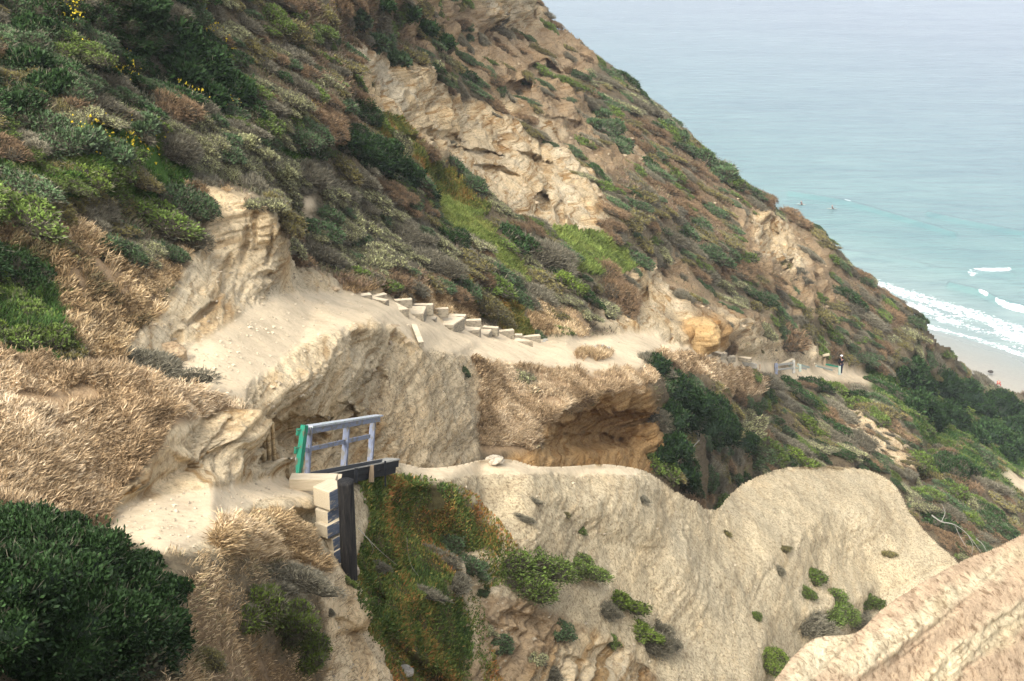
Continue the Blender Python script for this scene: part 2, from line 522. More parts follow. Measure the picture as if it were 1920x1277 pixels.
# ------------------------------------------------------------------ the hillside
hill_sil = [(930, -170), (968, -60), (992, -14), (1010, 2), (1025, 14), (1027, 40), (1062, 62), (1110, 95), (1160, 135), (1205, 172), (1262, 222),
            (1330, 288), (1390, 345), (1450, 385), (1510, 425), (1560, 462), (1610, 510), (1650, 542), (1690, 570), (1722, 600),
            (1745, 632), (1790, 672), (1830, 712), (1870, 728), (1920, 742), (1990, 762), (2080, 790)]
hill_out = np.vstack([[(-420, -170)], smooth_line(hill_sil, 5), [(2080, 1120), (-420, 1120)]])
hill_ctrl = [
 (-200,-200,34),(200,-200,46),(500,-200,62),(800,-200,100),(1000,-200,148),(1100,-200,152),
 (0,0,36),(150,0,38),(300,0,43),(450,0,52),(600,0,62),(700,0,72),(800,0,87),(900,0,108),(1010,0,142),
 (1060,60,140),(1200,170,138),(1330,290,137),(1450,385,139),(1560,462,141),(1650,542,146),(1722,600,152),(1745,632,162),(1790,672,178),(1850,722,195),(1920,742,205),(2120,800,206),
 (1100,-50,150),(1300,100,150),(1500,300,150),(1700,480,155),(1900,650,208),(2120,700,210),
 (-200,200,29),(0,200,32),(150,200,33),(0,400,28.6),(0,560,26.5),(0,660,23),(-200,500,24),(-200,700,20),(0,800,20),(-200,1120,14),(0,1120,15),
 (250,110,41.5),(430,190,45),(450,120,48),(380,40,47),(300,250,36.5),(180,330,31.5),(340,300,37.5),(420,290,40),
 (350,347,36.5),(430,360,36.3),(470,372,36.5),(500,388,36.5),(514,420,37),(524,480,37.5),
 (370,332,38.5),(440,340,41),(520,360,45),(545,420,47),(555,470,46.5),(590,490,46),(650,520,46.5),(600,515,43.5),(640,545,44),(560,500,42),
 (300,697,28),(330,660,29.5),(400,602,32),(450,568,34.5),(520,547,37.5),(600,547,41.5),
 (235,662,27),(290,590,30),(335,520,32.5),(370,450,35),
 (150,500,28.6),(200,400,32.5),(100,600,26),(200,560,28.6),
 (400,737,27.5),(445,742,28),(500,700,30.5),(560,655,33.5),(640,612,37),(710,595,41),(690,552,45),
 (700,550,45.5),(760,562,47.5),(860,600,52),(930,618,55),(1020,632,60),
 (780,640,43.5),(860,660,47),(1000,680,52.5),(1180,690,60),(1060,650,58),(1140,660,61),
 (1100,630,65),(1200,626,72),(1240,640,74),(1190,655,64),(1300,652,80),(1400,674,94),(1450,694,105),(1500,708,110),(1575,706,121),(1640,712,128),(1500,690,112),(1560,690,123),(1620,700,130),
 (1090,578,68),(1150,588,73),(1200,592,76),(1270,610,79),(1310,597,80),(1345,605,83),(1350,655,85),(1285,640,78),
 (700,150,68),(850,200,83),(850,330,72),(1000,420,74),(1130,430,80),(1050,300,90),(1000,150,103),(950,60,118),(1080,150,120),(850,90,92),
 (600,300,50),(750,350,58),(900,450,63),(980,520,65),(700,450,52),(820,480,57),(850,560,54),(950,600,59),(1050,560,66),(1130,500,76),(1160,560,76),(600,200,51),(700,60,75),(500,200,46.5),(520,90,53),(600,400,48),
 (1250,500,94),(1300,400,112),(1200,300,112),(1350,550,104),(1450,600,113),(1400,450,116),(1500,520,125),(1560,600,126),(1600,650,127),(1660,695,131),(1700,640,142),(1750,740,156),(1820,790,160),(1900,850,158),(2120,900,160),(1450,660,110),(1530,665,119),
 (1655,720,128),(1700,790,113),(1800,900,107),(1870,960,104),(1920,1020,102),(2120,1200,98),(1760,800,140),(1850,880,138),(1930,960,136),
 (1450,722,104),(1500,790,101),(1600,850,101),(1700,950,99.5),(1780,1030,98.5),(1650,760,112),(1600,1120,93),(1400,960,85),
 (1400,722,92),(1380,800,89),(1400,870,88),(1340,930,77),(1300,900,70),(1340,720,80),
 (1210,668,63),(1260,672,70),(1300,705,74),(1250,760,64),(1300,800,71.5),(1280,880,62),(1230,830,60),
 (870,668,48),(900,760,47.2),(880,840,45.4),(960,820,47.2),(1000,795,48.5),(1100,742,52),(1180,722,56),(1210,735,58),
 (1010,850,48.2),(1100,765,53.5),(1200,765,58.5),(1205,860,59.5),(1100,850,53.6),(1000,862,47.5),(1140,800,57),(1060,815,52.5),
 (480,785,28.8),(560,722,31),(620,680,34),(700,612,38.5),(722,640,41),(500,812,31.5),(600,788,34),(650,730,36.5),(700,700,39.5),
 (800,668,43.5),(850,800,43.8),(760,850,39.8),(700,830,37.8),(640,862,35.5),(560,872,33),(480,850,30.5),
 (700,960,36),(900,960,44),(1000,960,46),(1200,960,56),(1200,1120,55),(700,1120,35),(400,900,27),(400,1120,24),
]
hill_cov = [
 (BROWN, [(560,-170),(1000,-170),(1010,60),(1250,260),(1420,380),(1560,500),(1700,600),(1600,620),(1400,520),(1250,430),(1100,300),(950,160),(800,100),(640,180),(560,60)]),
 (SPARSE, [(780,-170),(1008,-170),(1012,0),(1032,45),(1065,65),(1120,110),(1090,170),(1160,240),(1210,300),(1110,330),(1000,240),(900,150),(820,120),(740,50)]),
 (ROCK, [(850,-170),(990,-170),(1005,0),(1030,50),(960,60),(880,20)]),
 (ROCK, [(655,75),(700,100),(760,120),(800,150),(870,190),(950,195),(985,245),(1060,290),(1115,335),(1135,430),(1075,442),(1000,412),(930,392),(880,342),(820,292),(760,252),(700,218),(670,160)]),
 (ROCK, [(985,220),(1010,215),(1060,250),(1050,262),(1010,245)]),
 (ROCK, [(1120,190),(1145,215),(1185,270),(1180,285),(1150,250),(1118,210)]),
 (SPARSE, [(1370,385),(1470,410),(1540,470),(1570,560),(1500,600),(1440,560),(1400,500),(1375,430)]),
 (ROCK, [(1400,400),(1470,420),(1500,500),(1460,510),(1415,470)]),
 (SPARSE, [(1150,500),(1250,490),(1330,560),(1420,600),(1450,655),(1350,640),(1280,600),(1170,590)]),
 (ROCK, [(1180,510),(1215,500),(1270,560),(1330,600),(1250,595),(1175,585)]),
 (ROCK, [(1330,560),(1370,590),(1440,625),(1500,660),(1440,650),(1380,620)]),
 (DARK, [(180,-170),(330,-170),(400,90),(470,190),(440,215),(330,190),(250,130),(170,60)]),
 (SAGE, [(330,200),(480,235),(600,310),(700,370),(800,420),(850,490),(800,530),(650,515),(570,450),(450,350),(370,290)]),
 (DARK, [(0,-170),(180,-100),(200,60),(330,200),(200,200),(80,120),(0,80)]),
 (GREEN, [(0,270),(200,230),(330,295),(350,350),(260,400),(120,400),(0,330)]),
 (GREEN, [(-420,440),(40,470),(120,560),(150,680),(-420,680)]),
 (GREEN, [(478,236),(540,262),(604,298),(590,308),(520,275)]),
 (DRY, [(-420,400),(20,400),(140,400),(210,480),(300,540),(250,690),(160,690),(120,590),(40,480)]),
 (BROWN, [(330,350),(440,358),(400,430),(340,500),(270,600),(200,600),(280,500),(360,420)]),
 (BROWN, [(640,500),(860,520),(870,560),(800,560),(640,545)]),
 (ICEO, [(688,212),(740,222),(800,285),(860,345),(915,395),(880,402),(820,372),(760,302),(700,252)]),
 (ICE, [(800,372),(870,378),(930,436),(992,522),(962,522),(890,452),(820,412)]),
 (ICE, [(1010,432),(1100,430),(1150,455),(1185,500),(1130,515),(1070,508),(1040,462)]),
 (ICEO, [(845,520),(905,525),(985,600),(990,622),(940,608),(880,575)]),
 (DRY, [(1000,560),(1080,580),(1100,622),(1020,628),(985,600)]),
 (DRY, [(760,530),(860,560),(900,600),(850,590),(740,560)]),
 (DRY, [(640,530),(700,540),(760,560),(700,552),(640,548)]),
 (DRY, [(865,672),(1000,684),(1180,692),(1213,704),(1195,728),(1100,748),(1015,800),(985,850),(905,852),(895,800),(862,770),(872,730),(846,700)]),
 (DRY, [(1215,655),(1280,645),(1400,695),(1405,738),(1330,725),(1255,680)]),
 (LIP, [(225,672),(290,590),(340,500),(390,430),(380,352),(440,364),(505,386),(528,465),(600,500),(650,543),(740,549),(760,600),(730,615),(620,635),(520,690),(450,760),(380,745),(290,715)]),
 (LIP, [(380,350),(440,362),(503,383),(528,470),(600,505),(645,550),(520,548),(450,568),(400,604),(300,702),(228,668),(290,590),(340,505),(395,430)]),
 (ROCK, [(435,745),(520,680),(620,625),(720,606),(780,642),(865,662),(895,760),(885,860),(740,1120),(540,1120),(470,800)]),
 (LIP, [(435,745),(520,680),(620,625),(722,604),(732,640),(700,680),(640,740),(560,780),(480,795)]),
 (EARTH, [(720,650),(865,662),(895,760),(885,860),(760,860),(700,760)]),
 (OCHRE, [(1000,812),(1100,752),(1190,730),(1218,750),(1212,900),(930,900),(950,862),(1000,845)]),
 (ROCK, [(1080,572),(1200,590),(1270,606),(1300,593),(1352,598),(1352,658),(1250,642),(1150,618)]),
 (OCHRE, [(1275,600),(1310,590),(1350,598),(1352,650),(1300,648)]),
 (PATH, [(298,700),(350,655),(420,610),(460,578),(520,553),(640,550),(690,549),(760,563),(860,600),(900,610),(1030,632),(1100,628),(1200,622),(1245,638),(1300,648),(1400,670),(1460,688),(1440,702),(1380,692),(1300,668),(1220,660),(1190,694),(1000,688),(860,668),(780,648),(720,606),(620,624),(520,680),(440,750),(400,740)]),
 (DRY, [(1080,654),(1125,656),(1140,668),(1085,668)]),
 (EARTH, [(1380,640),(1440,625),(1530,655),(1560,672),(1500,680),(1400,672)]),
 (PATH, [(1448,704),(1490,687),(1540,680),(1600,688),(1650,705),(1672,732),(1640,726),(1590,710),(1560,718),(1500,720),(1462,712)]),
 (PATH, [(566,370),(588,374),(586,402),(575,434),(560,434),(567,400)]),
 (GREEN, [(1620,680),(1760,720),(1920,790),(2080,850),(2080,960),(1900,930),(1760,850),(1660,760)]),
 (EARTH, [(1560,760),(1620,760),(1700,860),(1680,900),(1600,820)]),
 (PATH, [(1870,880),(2080,900),(2080,960),(1930,930)]),
]
HILL = Sheet('hillside', (-420, 2080, -170, 1120), 2.5, hill_ctrl, hill_out, hill_cov, SCRUB, 2, 15.0, dents=[
  (545, 815, 75, 38, 1.6, -14), (690, 745, 22, 60, .5, 10), (640, 800, 30, 45, .9, 0), (1130, 805, 95, 42, 2.2, -8), (1080, 835, 90, 22, 1.2, -4),
  (1016, 385, 20, 26, 3.0, 0), (1010, 145, 34, 22, 5.0, 8), (968, 168, 26, 16, 4.0, 10), (1050, 405, 12, 30, 1.4, 0), (1205, 565, 12, 20, 2.2, 0),
  (1440, 450, 16, 40, 4.0, -10), (1465, 505, 16, 12, 3.5, 0), (1405, 435, 10, 36, 3.0, -8), (820, 255, 60, 10, 1.5, 10), (900, 290, 50, 9, 1.6, 14), (780, 265, 36, 8, 1.3, 8), (930, 325, 50, 8, 1.3, 16),
  (1000, 300, 36, 9, 1.6, 18), (455, 470, 9, 60, .35, 8), (490, 520, 20, 10, .5, -20), (420, 520, 10, 50, .35, 14), (475, 430, 8, 40, .3, 5), (380, 590, 40, 9, .5, -38), (500, 470, 7, 50, .25, 4), (330, 640, 12, 22, .35, 25),
  (1165, 210, 12, 40, -3.0, -35), (1060, 240, 50, 12, 2.0, 20), (900, 60, 22, 30, 3.0, 30), (985, 40, 20, 16, 3.0, 0), (1420, 660, 30, 14, 1.5, 5)],
  sinks=[([(672,552),(730,547),(860,572),(940,600),(1030,626),(1034,640),(990,646),(900,636),(850,622),(740,596),(720,580),(672,562)], 1.2), ([(1350,655),(1420,668),(1425,690),(1385,684),(1350,672)], 1.0), ([(1100,645),(1150,650),(1150,662),(1100,658)], .5)])

# ------------------------------------------------------------------ the near slope and the pale ridge
near_sil = [(-420, 625), (-160, 642), (0, 655), (80, 668), (150, 690), (230, 702), (330, 720), (400, 738), (440, 765), (458, 800), (480, 850), (515, 880),
            (545, 892), (600, 893), (660, 884), (740, 868), (800, 877), (860, 872), (905, 861), (960, 862), (1010, 875), (1070, 874),
            (1130, 870), (1200, 880), (1240, 897), (1290, 935), (1340, 956), (1370, 925), (1420, 891), (1500, 872), (1560, 868),
            (1620, 879), (1665, 900), (1688, 925), (1705, 960), (1750, 1008), (1795, 1053), (1850, 1110), (1900, 1180)]
near_out = np.vstack([smooth_line(near_sil, 5), [(1900, 1400), (-420, 1400)]])
near_ctrl = [
 (-200,640,16.2),(0,655,16.6),(150,690,16.9),(230,702,17.2),(330,720,18),(400,738,18.8),(440,765,19),(458,800,19.2),(480,850,19.6),(520,880,20.6),(545,892,21.8),(600,893,23),(650,886,25),(740,868,28),(800,875,29.5),(900,861,31.5),(960,862,32.5),(1010,875,33),(1130,870,36),(1200,880,38),(1240,897,38.8),(1290,935,40),(1340,956,42),(1370,925,46),(1420,890,49),(1500,872,52),(1560,868,54),(1620,880,54.5),(1680,915,54),(1700,950,53),(1750,1010,51.5),(1795,1053,50.5),(1850,1110,49.5),(1920,1190,48),
 (100,750,16.1),(100,850,15.2),(-200,800,14),(0,930,13.8),(-200,1000,11),(200,965,15.1),(300,905,16.6),(380,790,18),(330,795,17.1),(270,855,16.1),(400,850,18.1),(440,890,18.5),(470,905,18.7),(500,895,19.8),
 (200,985,14.7),(300,1035,13.9),(400,985,15.4),(450,925,17.8),(545,905,20.3),(575,930,19.3),(520,945,18.1),(420,1010,14.9),
 (300,1100,13),(400,1050,14.6),(0,1000,12.2),(-200,1277,8),(0,1277,10.2),(200,1277,11.6),(350,1200,13.1),(500,1100,16.2),(590,1060,17.9),(620,1070,18.5),(520,990,17.6),(580,970,18.9),(500,1277,15.6),(600,1200,17.6),(650,1277,18.0),(735,1277,20.5),(680,1150,19.6),(700,905,25.5),(655,940,23.8),(672,1050,23),(700,1170,22.4),(800,1000,28.4),(900,1050,29.1),(1000,1100,30.1),(800,1277,26),(850,1277,26.3),(1000,1277,28.8),(1200,1277,33),(1200,1100,35),(1100,950,33.7),(820,905,28.3),(1000,895,31.6),(1170,900,35.9),(1300,1100,37.6),(1400,1277,36.4),(1450,1150,40.6),(1440,1050,42.2),(1400,980,43.6),(1560,950,50.2),(1500,1150,42.6),(1600,1180,47),(1650,1100,48.6),(1700,1050,49.8),(1550,1250,45),(1640,960,51),(1560,900,52.2),
 (-200,1420,6.6),(200,1420,9.5),(650,1420,16.5),(850,1420,26),(1000,1420,29.6),(1400,1420,37.5),(1920,1420,45),(100,1150,11.4),
]
near_cov = [
 (DRY, [(-420,600),(0,630),(250,690),(440,740),(450,775),(430,792),(330,800),(272,860),(200,962),(150,985),(-420,960)]),
 (ROCK, [(330,800),(440,770),(520,880),(545,893),(480,912),(340,925),(200,975),(270,862)]),
 (SCRUB, [(-420,960),(150,970),(330,1040),(450,1030),(560,1080),(600,1200),(620,1400),(-420,1400)]),
 (EARTH, [(560,1060),(620,1060),(690,1150),(740,1280),(740,1400),(620,1400),(600,1200)]),
 (DRY, [(380,1005),(440,975),(500,960),(560,985),(592,1035),(605,1075),(560,1060),(480,1050),(420,1030)]),
 (EARTH, [(490,935),(580,930),(585,960),(520,965)]),
 (BROWN, [(350,1080),(420,1100),(430,1200),(520,1250),(560,1400),(380,1400),(340,1200)]),
 (PATH, [(195,985),(240,945),(330,925),(450,908),(545,893),(605,900),(580,935),(500,938),(420,975),(400,1005),(320,1038),(250,1015)]),
 (PATH, [(740,864),(900,856),(960,858),(1010,870),(1130,865),(1200,876),(1170,892),(1000,888),(900,890),(820,900),(775,892)]),
 (ICEO, [(665,895),(735,885),(800,893),(880,945),(945,1020),(915,1055),(870,1060),(850,1100),(880,1160),(915,1400),(770,1400),(700,1190),(665,1070),(690,1000)]),
 (EARTH, [(860,1040),(930,1030),(940,1120),(1000,1180),(1050,1280),(900,1280),(880,1150)]),
 (SPARSE, [(900,1120),(1000,1130),(1120,1200),(1230,1280),(1240,1400),(900,1400)]),
 (ROCK, [(1100,1180),(1180,1230),(1240,1400),(960,1400),(980,1260)]),
]
NEAR = Sheet('near_ridge', (-420, 1900, 600, 1400), 2.5, near_ctrl, near_out, near_cov, CRUMB, 2, dents=[
  (570, 975, 42, 20, .7, 8), (590, 1005, 16, 16, .8, 0), (890, 1115, 40, 18, .25, 12), (980, 1165, 50, 16, .3, 20), (960, 1190, 60, 14, .2, 22), (1130, 1235, 34, 30, .45, -20), (1190, 1265, 22, 22, .4, 0),
  (1080, 1090, 46, 10, .2, 24), (700, 1150, 20, 60, .5, 20), (350, 860, 60, 14, -.25, 20), (1060, 1240, 34, 12, .2, 14), (640, 1180, 40, 16, .25, 30), (1150, 960, 130, 60, -.6, 20), (1000, 1000, 80, 110, -.5, 20), (1280, 1080, 80, 140, -.6, -20), (1560, 960, 130, 90, -.8, 20), (1430, 1010, 30, 70, -.3, -35)])

# ------------------------------------------------------------------ the rock beside the photographer
fore_sil = [(1330, 1420), (1400, 1330), (1448, 1280), (1490, 1228), (1530, 1198), (1600, 1190), (1650, 1146), (1720, 1098), (1800, 1054), (1860, 1030), (1920, 1000), (2010, 955), (2090, 925), (2250, 850), (2450, 770), (2650, 700)]
fore_out = np.vstack([smooth_line(fore_sil, 5), [(2650, 1440), (1330, 1440)]])
fore_ctrl = [(1300,1440,7.6),(1400,1330,8.4),(1448,1280,8.9),(1530,1198,9.7),(1600,1190,10),(1650,1146,10.5),(1720,1098,11),(1800,1054,11.7),(1920,1000,12.7),(2120,915,14.2),
 (1920,1277,11.3),(2120,1440,11.6),(1700,1277,10.2),(1650,1200,10.1),(2120,1100,13),(1800,1150,11),(1560,1280,9.4),(1500,1440,8.7),(1800,1440,10.3),(1980,1050,12.6),(2660,690,21),(2450,765,18.5),(2660,1100,19),(2660,1440,17)]
fore_cov = [
 (CRUMB, [(1440,1300),(1540,1200),(1600,1195),(1560,1250),(1480,1310)]),
 (CRUMB, [(1560,1260),(1700,1150),(1800,1090),(1920,1020),(1920,1045),(1800,1130),(1700,1200),(1600,1270)]),
 (CRUMB, [(1700,1277),(1800,1200),(1920,1130),(1920,1180),(1820,1240),(1760,1290)]),
]
FORE = Sheet('foreground_rock', (1320, 2660, 680, 1440), 2.0, fore_ctrl, fore_out, fore_cov, PINK, 4, 22.0, dents=[
  (1770, 1160, 90, 5, 0.035, -38), (1850, 1085, 40, 4, 0.028, -40), (1700, 1225, 60, 4, 0.028, -36), (1660, 1230, 120, 9, -0.042, -38), (1860, 1200, 120, 8, 0.025, -38), (1560, 1240, 60, 4, 0.021, -38),
  (1900, 1130, 100, 30, -0.042, -36), (1800, 1260, 120, 7, 0.028, -34), (1620, 1200, 50, 4, 0.017, -36)])

def sheet_at(px, py):
    for s in (FORE, NEAR, HILL):
        if in_poly(np.array(px), np.array(py), s.outline): return s
    return HILL

def hit(px, py, s=None):
    """the ground point, normal and depth at a place of the photo"""
    s = s or sheet_at(px, py)
    j, i = s.ij(px, py)
    return s.P[j, i], s.Nb[j, i], float(s.T[j, i])
# ------------------------------------------------------------------ sea and beach
shore_px = [(1600, 575), (1700, 600), (1745, 617), (1800, 632), (1860, 650), (1920, 671), (2100, 735)]
SH = on_level(np.array([p[0] for p in shore_px]), np.array([p[1] for p in shore_px]), 0.0)[:, :2]
sdir = (SH[-1] - SH[0]) / np.linalg.norm(SH[-1] - SH[0])
snor = np.array([sdir[1], -sdir[0]])
if snor[1] > 0: snor = -snor                     # towards the land (towards the camera)
def shore_dist(X, Y):
    d = np.full(X.shape, 1e9); sg = np.ones(X.shape)
    a0 = SH[0] - sdir * 3000; a1 = SH[-1] + sdir * 3000
    L = np.vstack([[a0], SH, [a1]])
    for p, q in zip(L[:-1], L[1:]):
        v = q - p; n2 = v @ v
        k = np.clip(((X - p[0]) * v[0] + (Y - p[1]) * v[1]) / n2, 0, 1)
        cx, cy = p[0] + k * v[0], p[1] + k * v[1]
        dd = np.hypot(X - cx, Y - cy)
        m = dd < d
        d = np.where(m, dd, d)
        sg = np.where(m, np.sign((X - cx) * snor[0] + (Y - cy) * snor[1]), sg)
    return d * sg                                  # positive on land

def px_line_mask(U, V, line, w0, w1, soft=2.0):
    """1 near a line through the photo given as (px, py), widths in px"""
    line = smooth_line(line, 6)
    d = np.full(U.shape, 1e9); kk = np.zeros(U.shape)
    n = len(line) - 1
    for i, (p, q) in enumerate(zip(line[:-1], line[1:])):
        v = q - p; n2 = v @ v + 1e-9
        k = np.clip(((U - p[0]) * v[0] + (V - p[1]) * v[1]) / n2, 0, 1)
        dd = np.hypot(U - p[0] - k * v[0], V - p[1] - k * v[1])
        m = dd < d
        d = np.where(m, dd, d); kk = np.where(m, (i + k) / n, kk)
    w = w0 + (w1 - w0) * kk
    return np.clip((w - d) / soft + .5, 0, 1)

naz, nr = 900, 900
az = np.concatenate([np.linspace(R(-75), R(-5), 60, endpoint=False), np.linspace(R(-5), R(30), naz - 120), np.linspace(R(30), R(80), 61)[1:]])
rr = np.concatenate([np.geomspace(120, 190, 40, endpoint=False), np.geomspace(190, 700, 700, endpoint=False), np.geomspace(700, 30000, nr - 740)])
AZ, RR = np.meshgrid(az, rr)
X, Y = np.sin(AZ) * RR, np.cos(AZ) * RR
U, V, _ = proj(np.stack([X, Y, np.zeros_like(X)], -1))
sdist = shore_dist(X, Y)
off = -sdist
# swell lines follow the shore
alongs = X * sdir[0] + Y * sdir[1]
Q = np.stack([alongs / 60, off / 18, np.zeros_like(X)], -1)
sw = fbm(Q, 3, 5)
Z = .10 * sw * np.clip(off / 20, 0, 1)
def crest(line, h, w):
    m = px_line_mask(U, V, line, 0, 0, w * 2)
    return h * m
Zc = crest([(1480, 362), (1580, 378), (1660, 400), (1740, 424), (1790, 440)], .9, 6)
Zc = Zc + crest([(1740, 400), (1830, 420), (1960, 445)], .9, 6)
Zc = Zc + crest([(1780, 535), (1840, 550), (1880, 568), (1990, 596)], 1.3, 7)
Zc = Zc + crest([(1570, 470), (1700, 490), (1760, 505), (1900, 515)], .5, 6)
Z = Z + Zc
P3 = np.stack([X, Y, Z], -1)
nse = fbm(np.stack([X / 6, Y / 6, np.zeros_like(X)], -1), 4, 71, .6)
nse2 = fbm(np.stack([alongs / 9, off / 3.0, np.zeros_like(X)], -1), 4, 72, .65)
Uw, Vw = U + nse * 9, V + nse * 6
foam = np.zeros_like(X)
# the surf zone
front = px_line_mask(Uw, Vw, [(1640, 530), (1690, 548), (1750, 566), (1810, 585), (1870, 606), (1990, 650)], 8, 11, 7) * (.78 + .3 * nse2)
surf_poly = [(1600, 522), (1700, 545), (1790, 572), (1920, 615), (2100, 680), (2100, 735), (1920, 672), (1860, 651), (1800, 633), (1745, 618), (1650, 590)]
surf = in_poly(Uw, Vw, surf_poly) * np.clip(.42 + 1.0 * nse2, 0, 1)
edge = np.clip(1 - np.abs(off - 1.2 - nse * 1.0) / 1.6, 0, 1)
second = px_line_mask(Uw, Vw, [(1860, 610), (1900, 632), (1990, 665)], 5, 9, 5) * .9
brk = px_line_mask(U + nse * 5, V + nse * 3, [(1822, 512), (1850, 508), (1895, 505)], 7, 3, 3) * np.clip(.85 + .8 * nse2, 0, 1)
brk2 = px_line_mask(U + nse * 2, V + nse * 2, [(1838, 549), (1850, 556)], 4, 3, 2)
brk3 = px_line_mask(U + nse * 2, V + nse * 2, [(1867, 566), (1880, 572), (1905, 580), (1990, 600)], 2.5, 5, 2)
brk4 = px_line_mask(U, V, [(1584, 375), (1594, 379)], 1.6, 1, 1.5) * .9
foam = np.clip(np.maximum.reduce([front, surf, edge * .9, second, brk, brk2, brk3, brk4]), 0, 1)
crestm = np.clip(px_line_mask(U, V + 1, [(1480, 366), (1580, 383), (1660, 405), (1740, 428), (1790, 443)], 4, 6, 14) +
                 px_line_mask(U, V, [(1740, 405), (1830, 425), (1960, 450)], 4, 6, 14) * .8 +
                 px_line_mask(U, V, [(1780, 538), (1860, 560), (1990, 604)], 5, 7, 12), 0, 1)
nv = len(rr) * len(az)
idx = np.arange(nv).reshape(len(rr), len(az))
keep = (sdist < 30)
q = keep[:-1, :-1] | keep[1:, 1:]
F = np.stack([idx[:-1, :-1][q], idx[:-1, 1:][q], idx[1:, 1:][q], idx[1:, :-1][q]], -1)

def sea_mat():
    n = NT('sea_water')
    foam_a, off_a, cr = n.attr('foam'), n.attr('offshore'), n.attr('crest')
    o = n.obj()
    deep = n.ramp(n.math('DIVIDE', off_a, 700.0), [(0, (.22, .28, .26)), (.06, (.112, .205, .20)), (.2, (.122, .195, .212)), (.45, (.155, .205, .24)), (1, (.22, .26, .32))])  # far end paled, hazy sky reflection put into the water colour
    pat = n.noise(.035, n.mapping((.45, 1.6, 1), (0, 0, R(-12)), o), 6, .6)
    deep = n.mix(1.0, deep, n.ramp(pat, [(.35, (.87, .89, .92)), (.6, (1.06, 1.05, 1.04))]), 'MULTIPLY')
    p2 = n.noise(.16, n.mapping((.55, 1.6, 1), (0, 0, R(-12)), o), 8, .68)
    deep = n.mix(1.0, deep, n.ramp(p2, [(.36, (.80, .84, .88)), (.5, (1, 1, 1)), (.64, (1.1, 1.08, 1.06))]), 'MULTIPLY')  # light and dark of ripples painted in, as the bump fades with distance
    deep = n.mix(n.math('MULTIPLY', cr, .3), deep, (.05, .19, .175))
    fn = n.noise(1.1, o, 9, .72, .5)
    ff = n.math('MULTIPLY', n.math('SUBTRACT', n.math('ADD', foam_a, n.math('MULTIPLY', n.math('SUBTRACT', fn, .5), 3.8)), .55), 2.4)
    fz = n.n('Clamp', Value=ff).outputs[0]
    fz = n.math('MULTIPLY', fz, n.n('Clamp', Value=n.math('MULTIPLY', foam_a, 6.0)).outputs[0])
    c = n.mix(fz, deep, (.78, .80, .80))
    w1 = n.noise(.22, n.mapping((.5, 1.7, 1), (0, 0, R(-14)), o), 7, .62)
    w2 = n.noise(1.3, n.mapping((.6, 1.5, 1), (0, 0, R(-10)), o), 5, .6)
    h = n.math('ADD', w1, n.math('MULTIPLY', w2, .22))
    n.out(c, n.bump(h, .5, 1.1), n.math('ADD', .16, n.math('MULTIPLY', fz, .6)))
    n.b.inputs['Specular IOR Level'].default_value = .5
    n.b.inputs['IOR'].default_value = 1.333
    return n.m
me = mesh_np('sea', P3.reshape(-1, 3), F, (sea_mat(),), True, {'foam': ('POINT', 'FLOAT', foam.ravel()), 'offshore': ('POINT', 'FLOAT', np.clip(off, 0, 5000).ravel()), 'crest': ('POINT', 'FLOAT', crestm.ravel())})
tag(link('sea', me), kind='structure')

# beach: one sloping sheet that dips under the water
g = np.linspace(-60, 420, 240); hh = np.linspace(-14, 150, 160)
A, B = np.meshgrid(g, hh)
BX = SH[0, 0] + sdir[0] * A + snor[0] * B
BY = SH[0, 1] + sdir[1] * A + snor[1] * B
bd = shore_dist(BX, BY)
BZ = np.where(bd > 0, bd * .022, bd * .05) + .04 * fbm(np.stack([BX / 5, BY / 5, BX * 0], -1), 3, 8) * np.clip(bd / 10, 0, 1)
idx = np.arange(A.size).reshape(A.shape)
F = np.stack([idx[:-1, :-1], idx[:-1, 1:], idx[1:, 1:], idx[1:, :-1]], -1).reshape(-1, 4)
def beach_mat():
    n = NT('beach_sand')
    w = n.math('ADD', n.attr('inland'), n.math('MULTIPLY', n.noise(.25, n.obj(), 4), 5.0))
    c = n.ramp(n.math('DIVIDE', w, 34.0), [(.08, (.20, .225, .205)), (.36, (.27, .26, .225)), (.62, (.33, .30, .24)), (1, (.39, .34, .265))])
    c = n.mix(.35, c, n.mix(1.0, c, n.ramp(n.noise(2.0, n.obj(), 6, .65), [(.35, (.8, .8, .8)), (.65, (1.15, 1.15, 1.15))]), 'MULTIPLY'))
    rg = n.ramp(n.math('DIVIDE', w, 30.0), [(.1, (.22, .22, .22)), (.6, (.9, .9, .9))])
    n.out(c, n.bump(n.noise(6.0, n.obj(), 5), .3, .05), rg)
    return n.m
me = mesh_np('beach', np.stack([BX, BY, BZ], -1).reshape(-1, 3), F, (beach_mat(),), True, {'inland': ('POINT', 'FLOAT', np.clip(bd, 0, 200).ravel())})
tag(link('beach', me), kind='structure')
# ------------------------------------------------------------------ plants
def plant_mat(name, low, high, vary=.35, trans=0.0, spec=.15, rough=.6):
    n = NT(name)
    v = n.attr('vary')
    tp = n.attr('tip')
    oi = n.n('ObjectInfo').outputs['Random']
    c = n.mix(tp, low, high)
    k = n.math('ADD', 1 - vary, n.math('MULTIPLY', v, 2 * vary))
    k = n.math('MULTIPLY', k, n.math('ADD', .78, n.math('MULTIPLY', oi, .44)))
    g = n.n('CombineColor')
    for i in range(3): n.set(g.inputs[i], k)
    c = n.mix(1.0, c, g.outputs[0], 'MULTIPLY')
    n.out(c, None, rough)
    n.b.inputs['Specular IOR Level'].default_value = spec
    return n.m

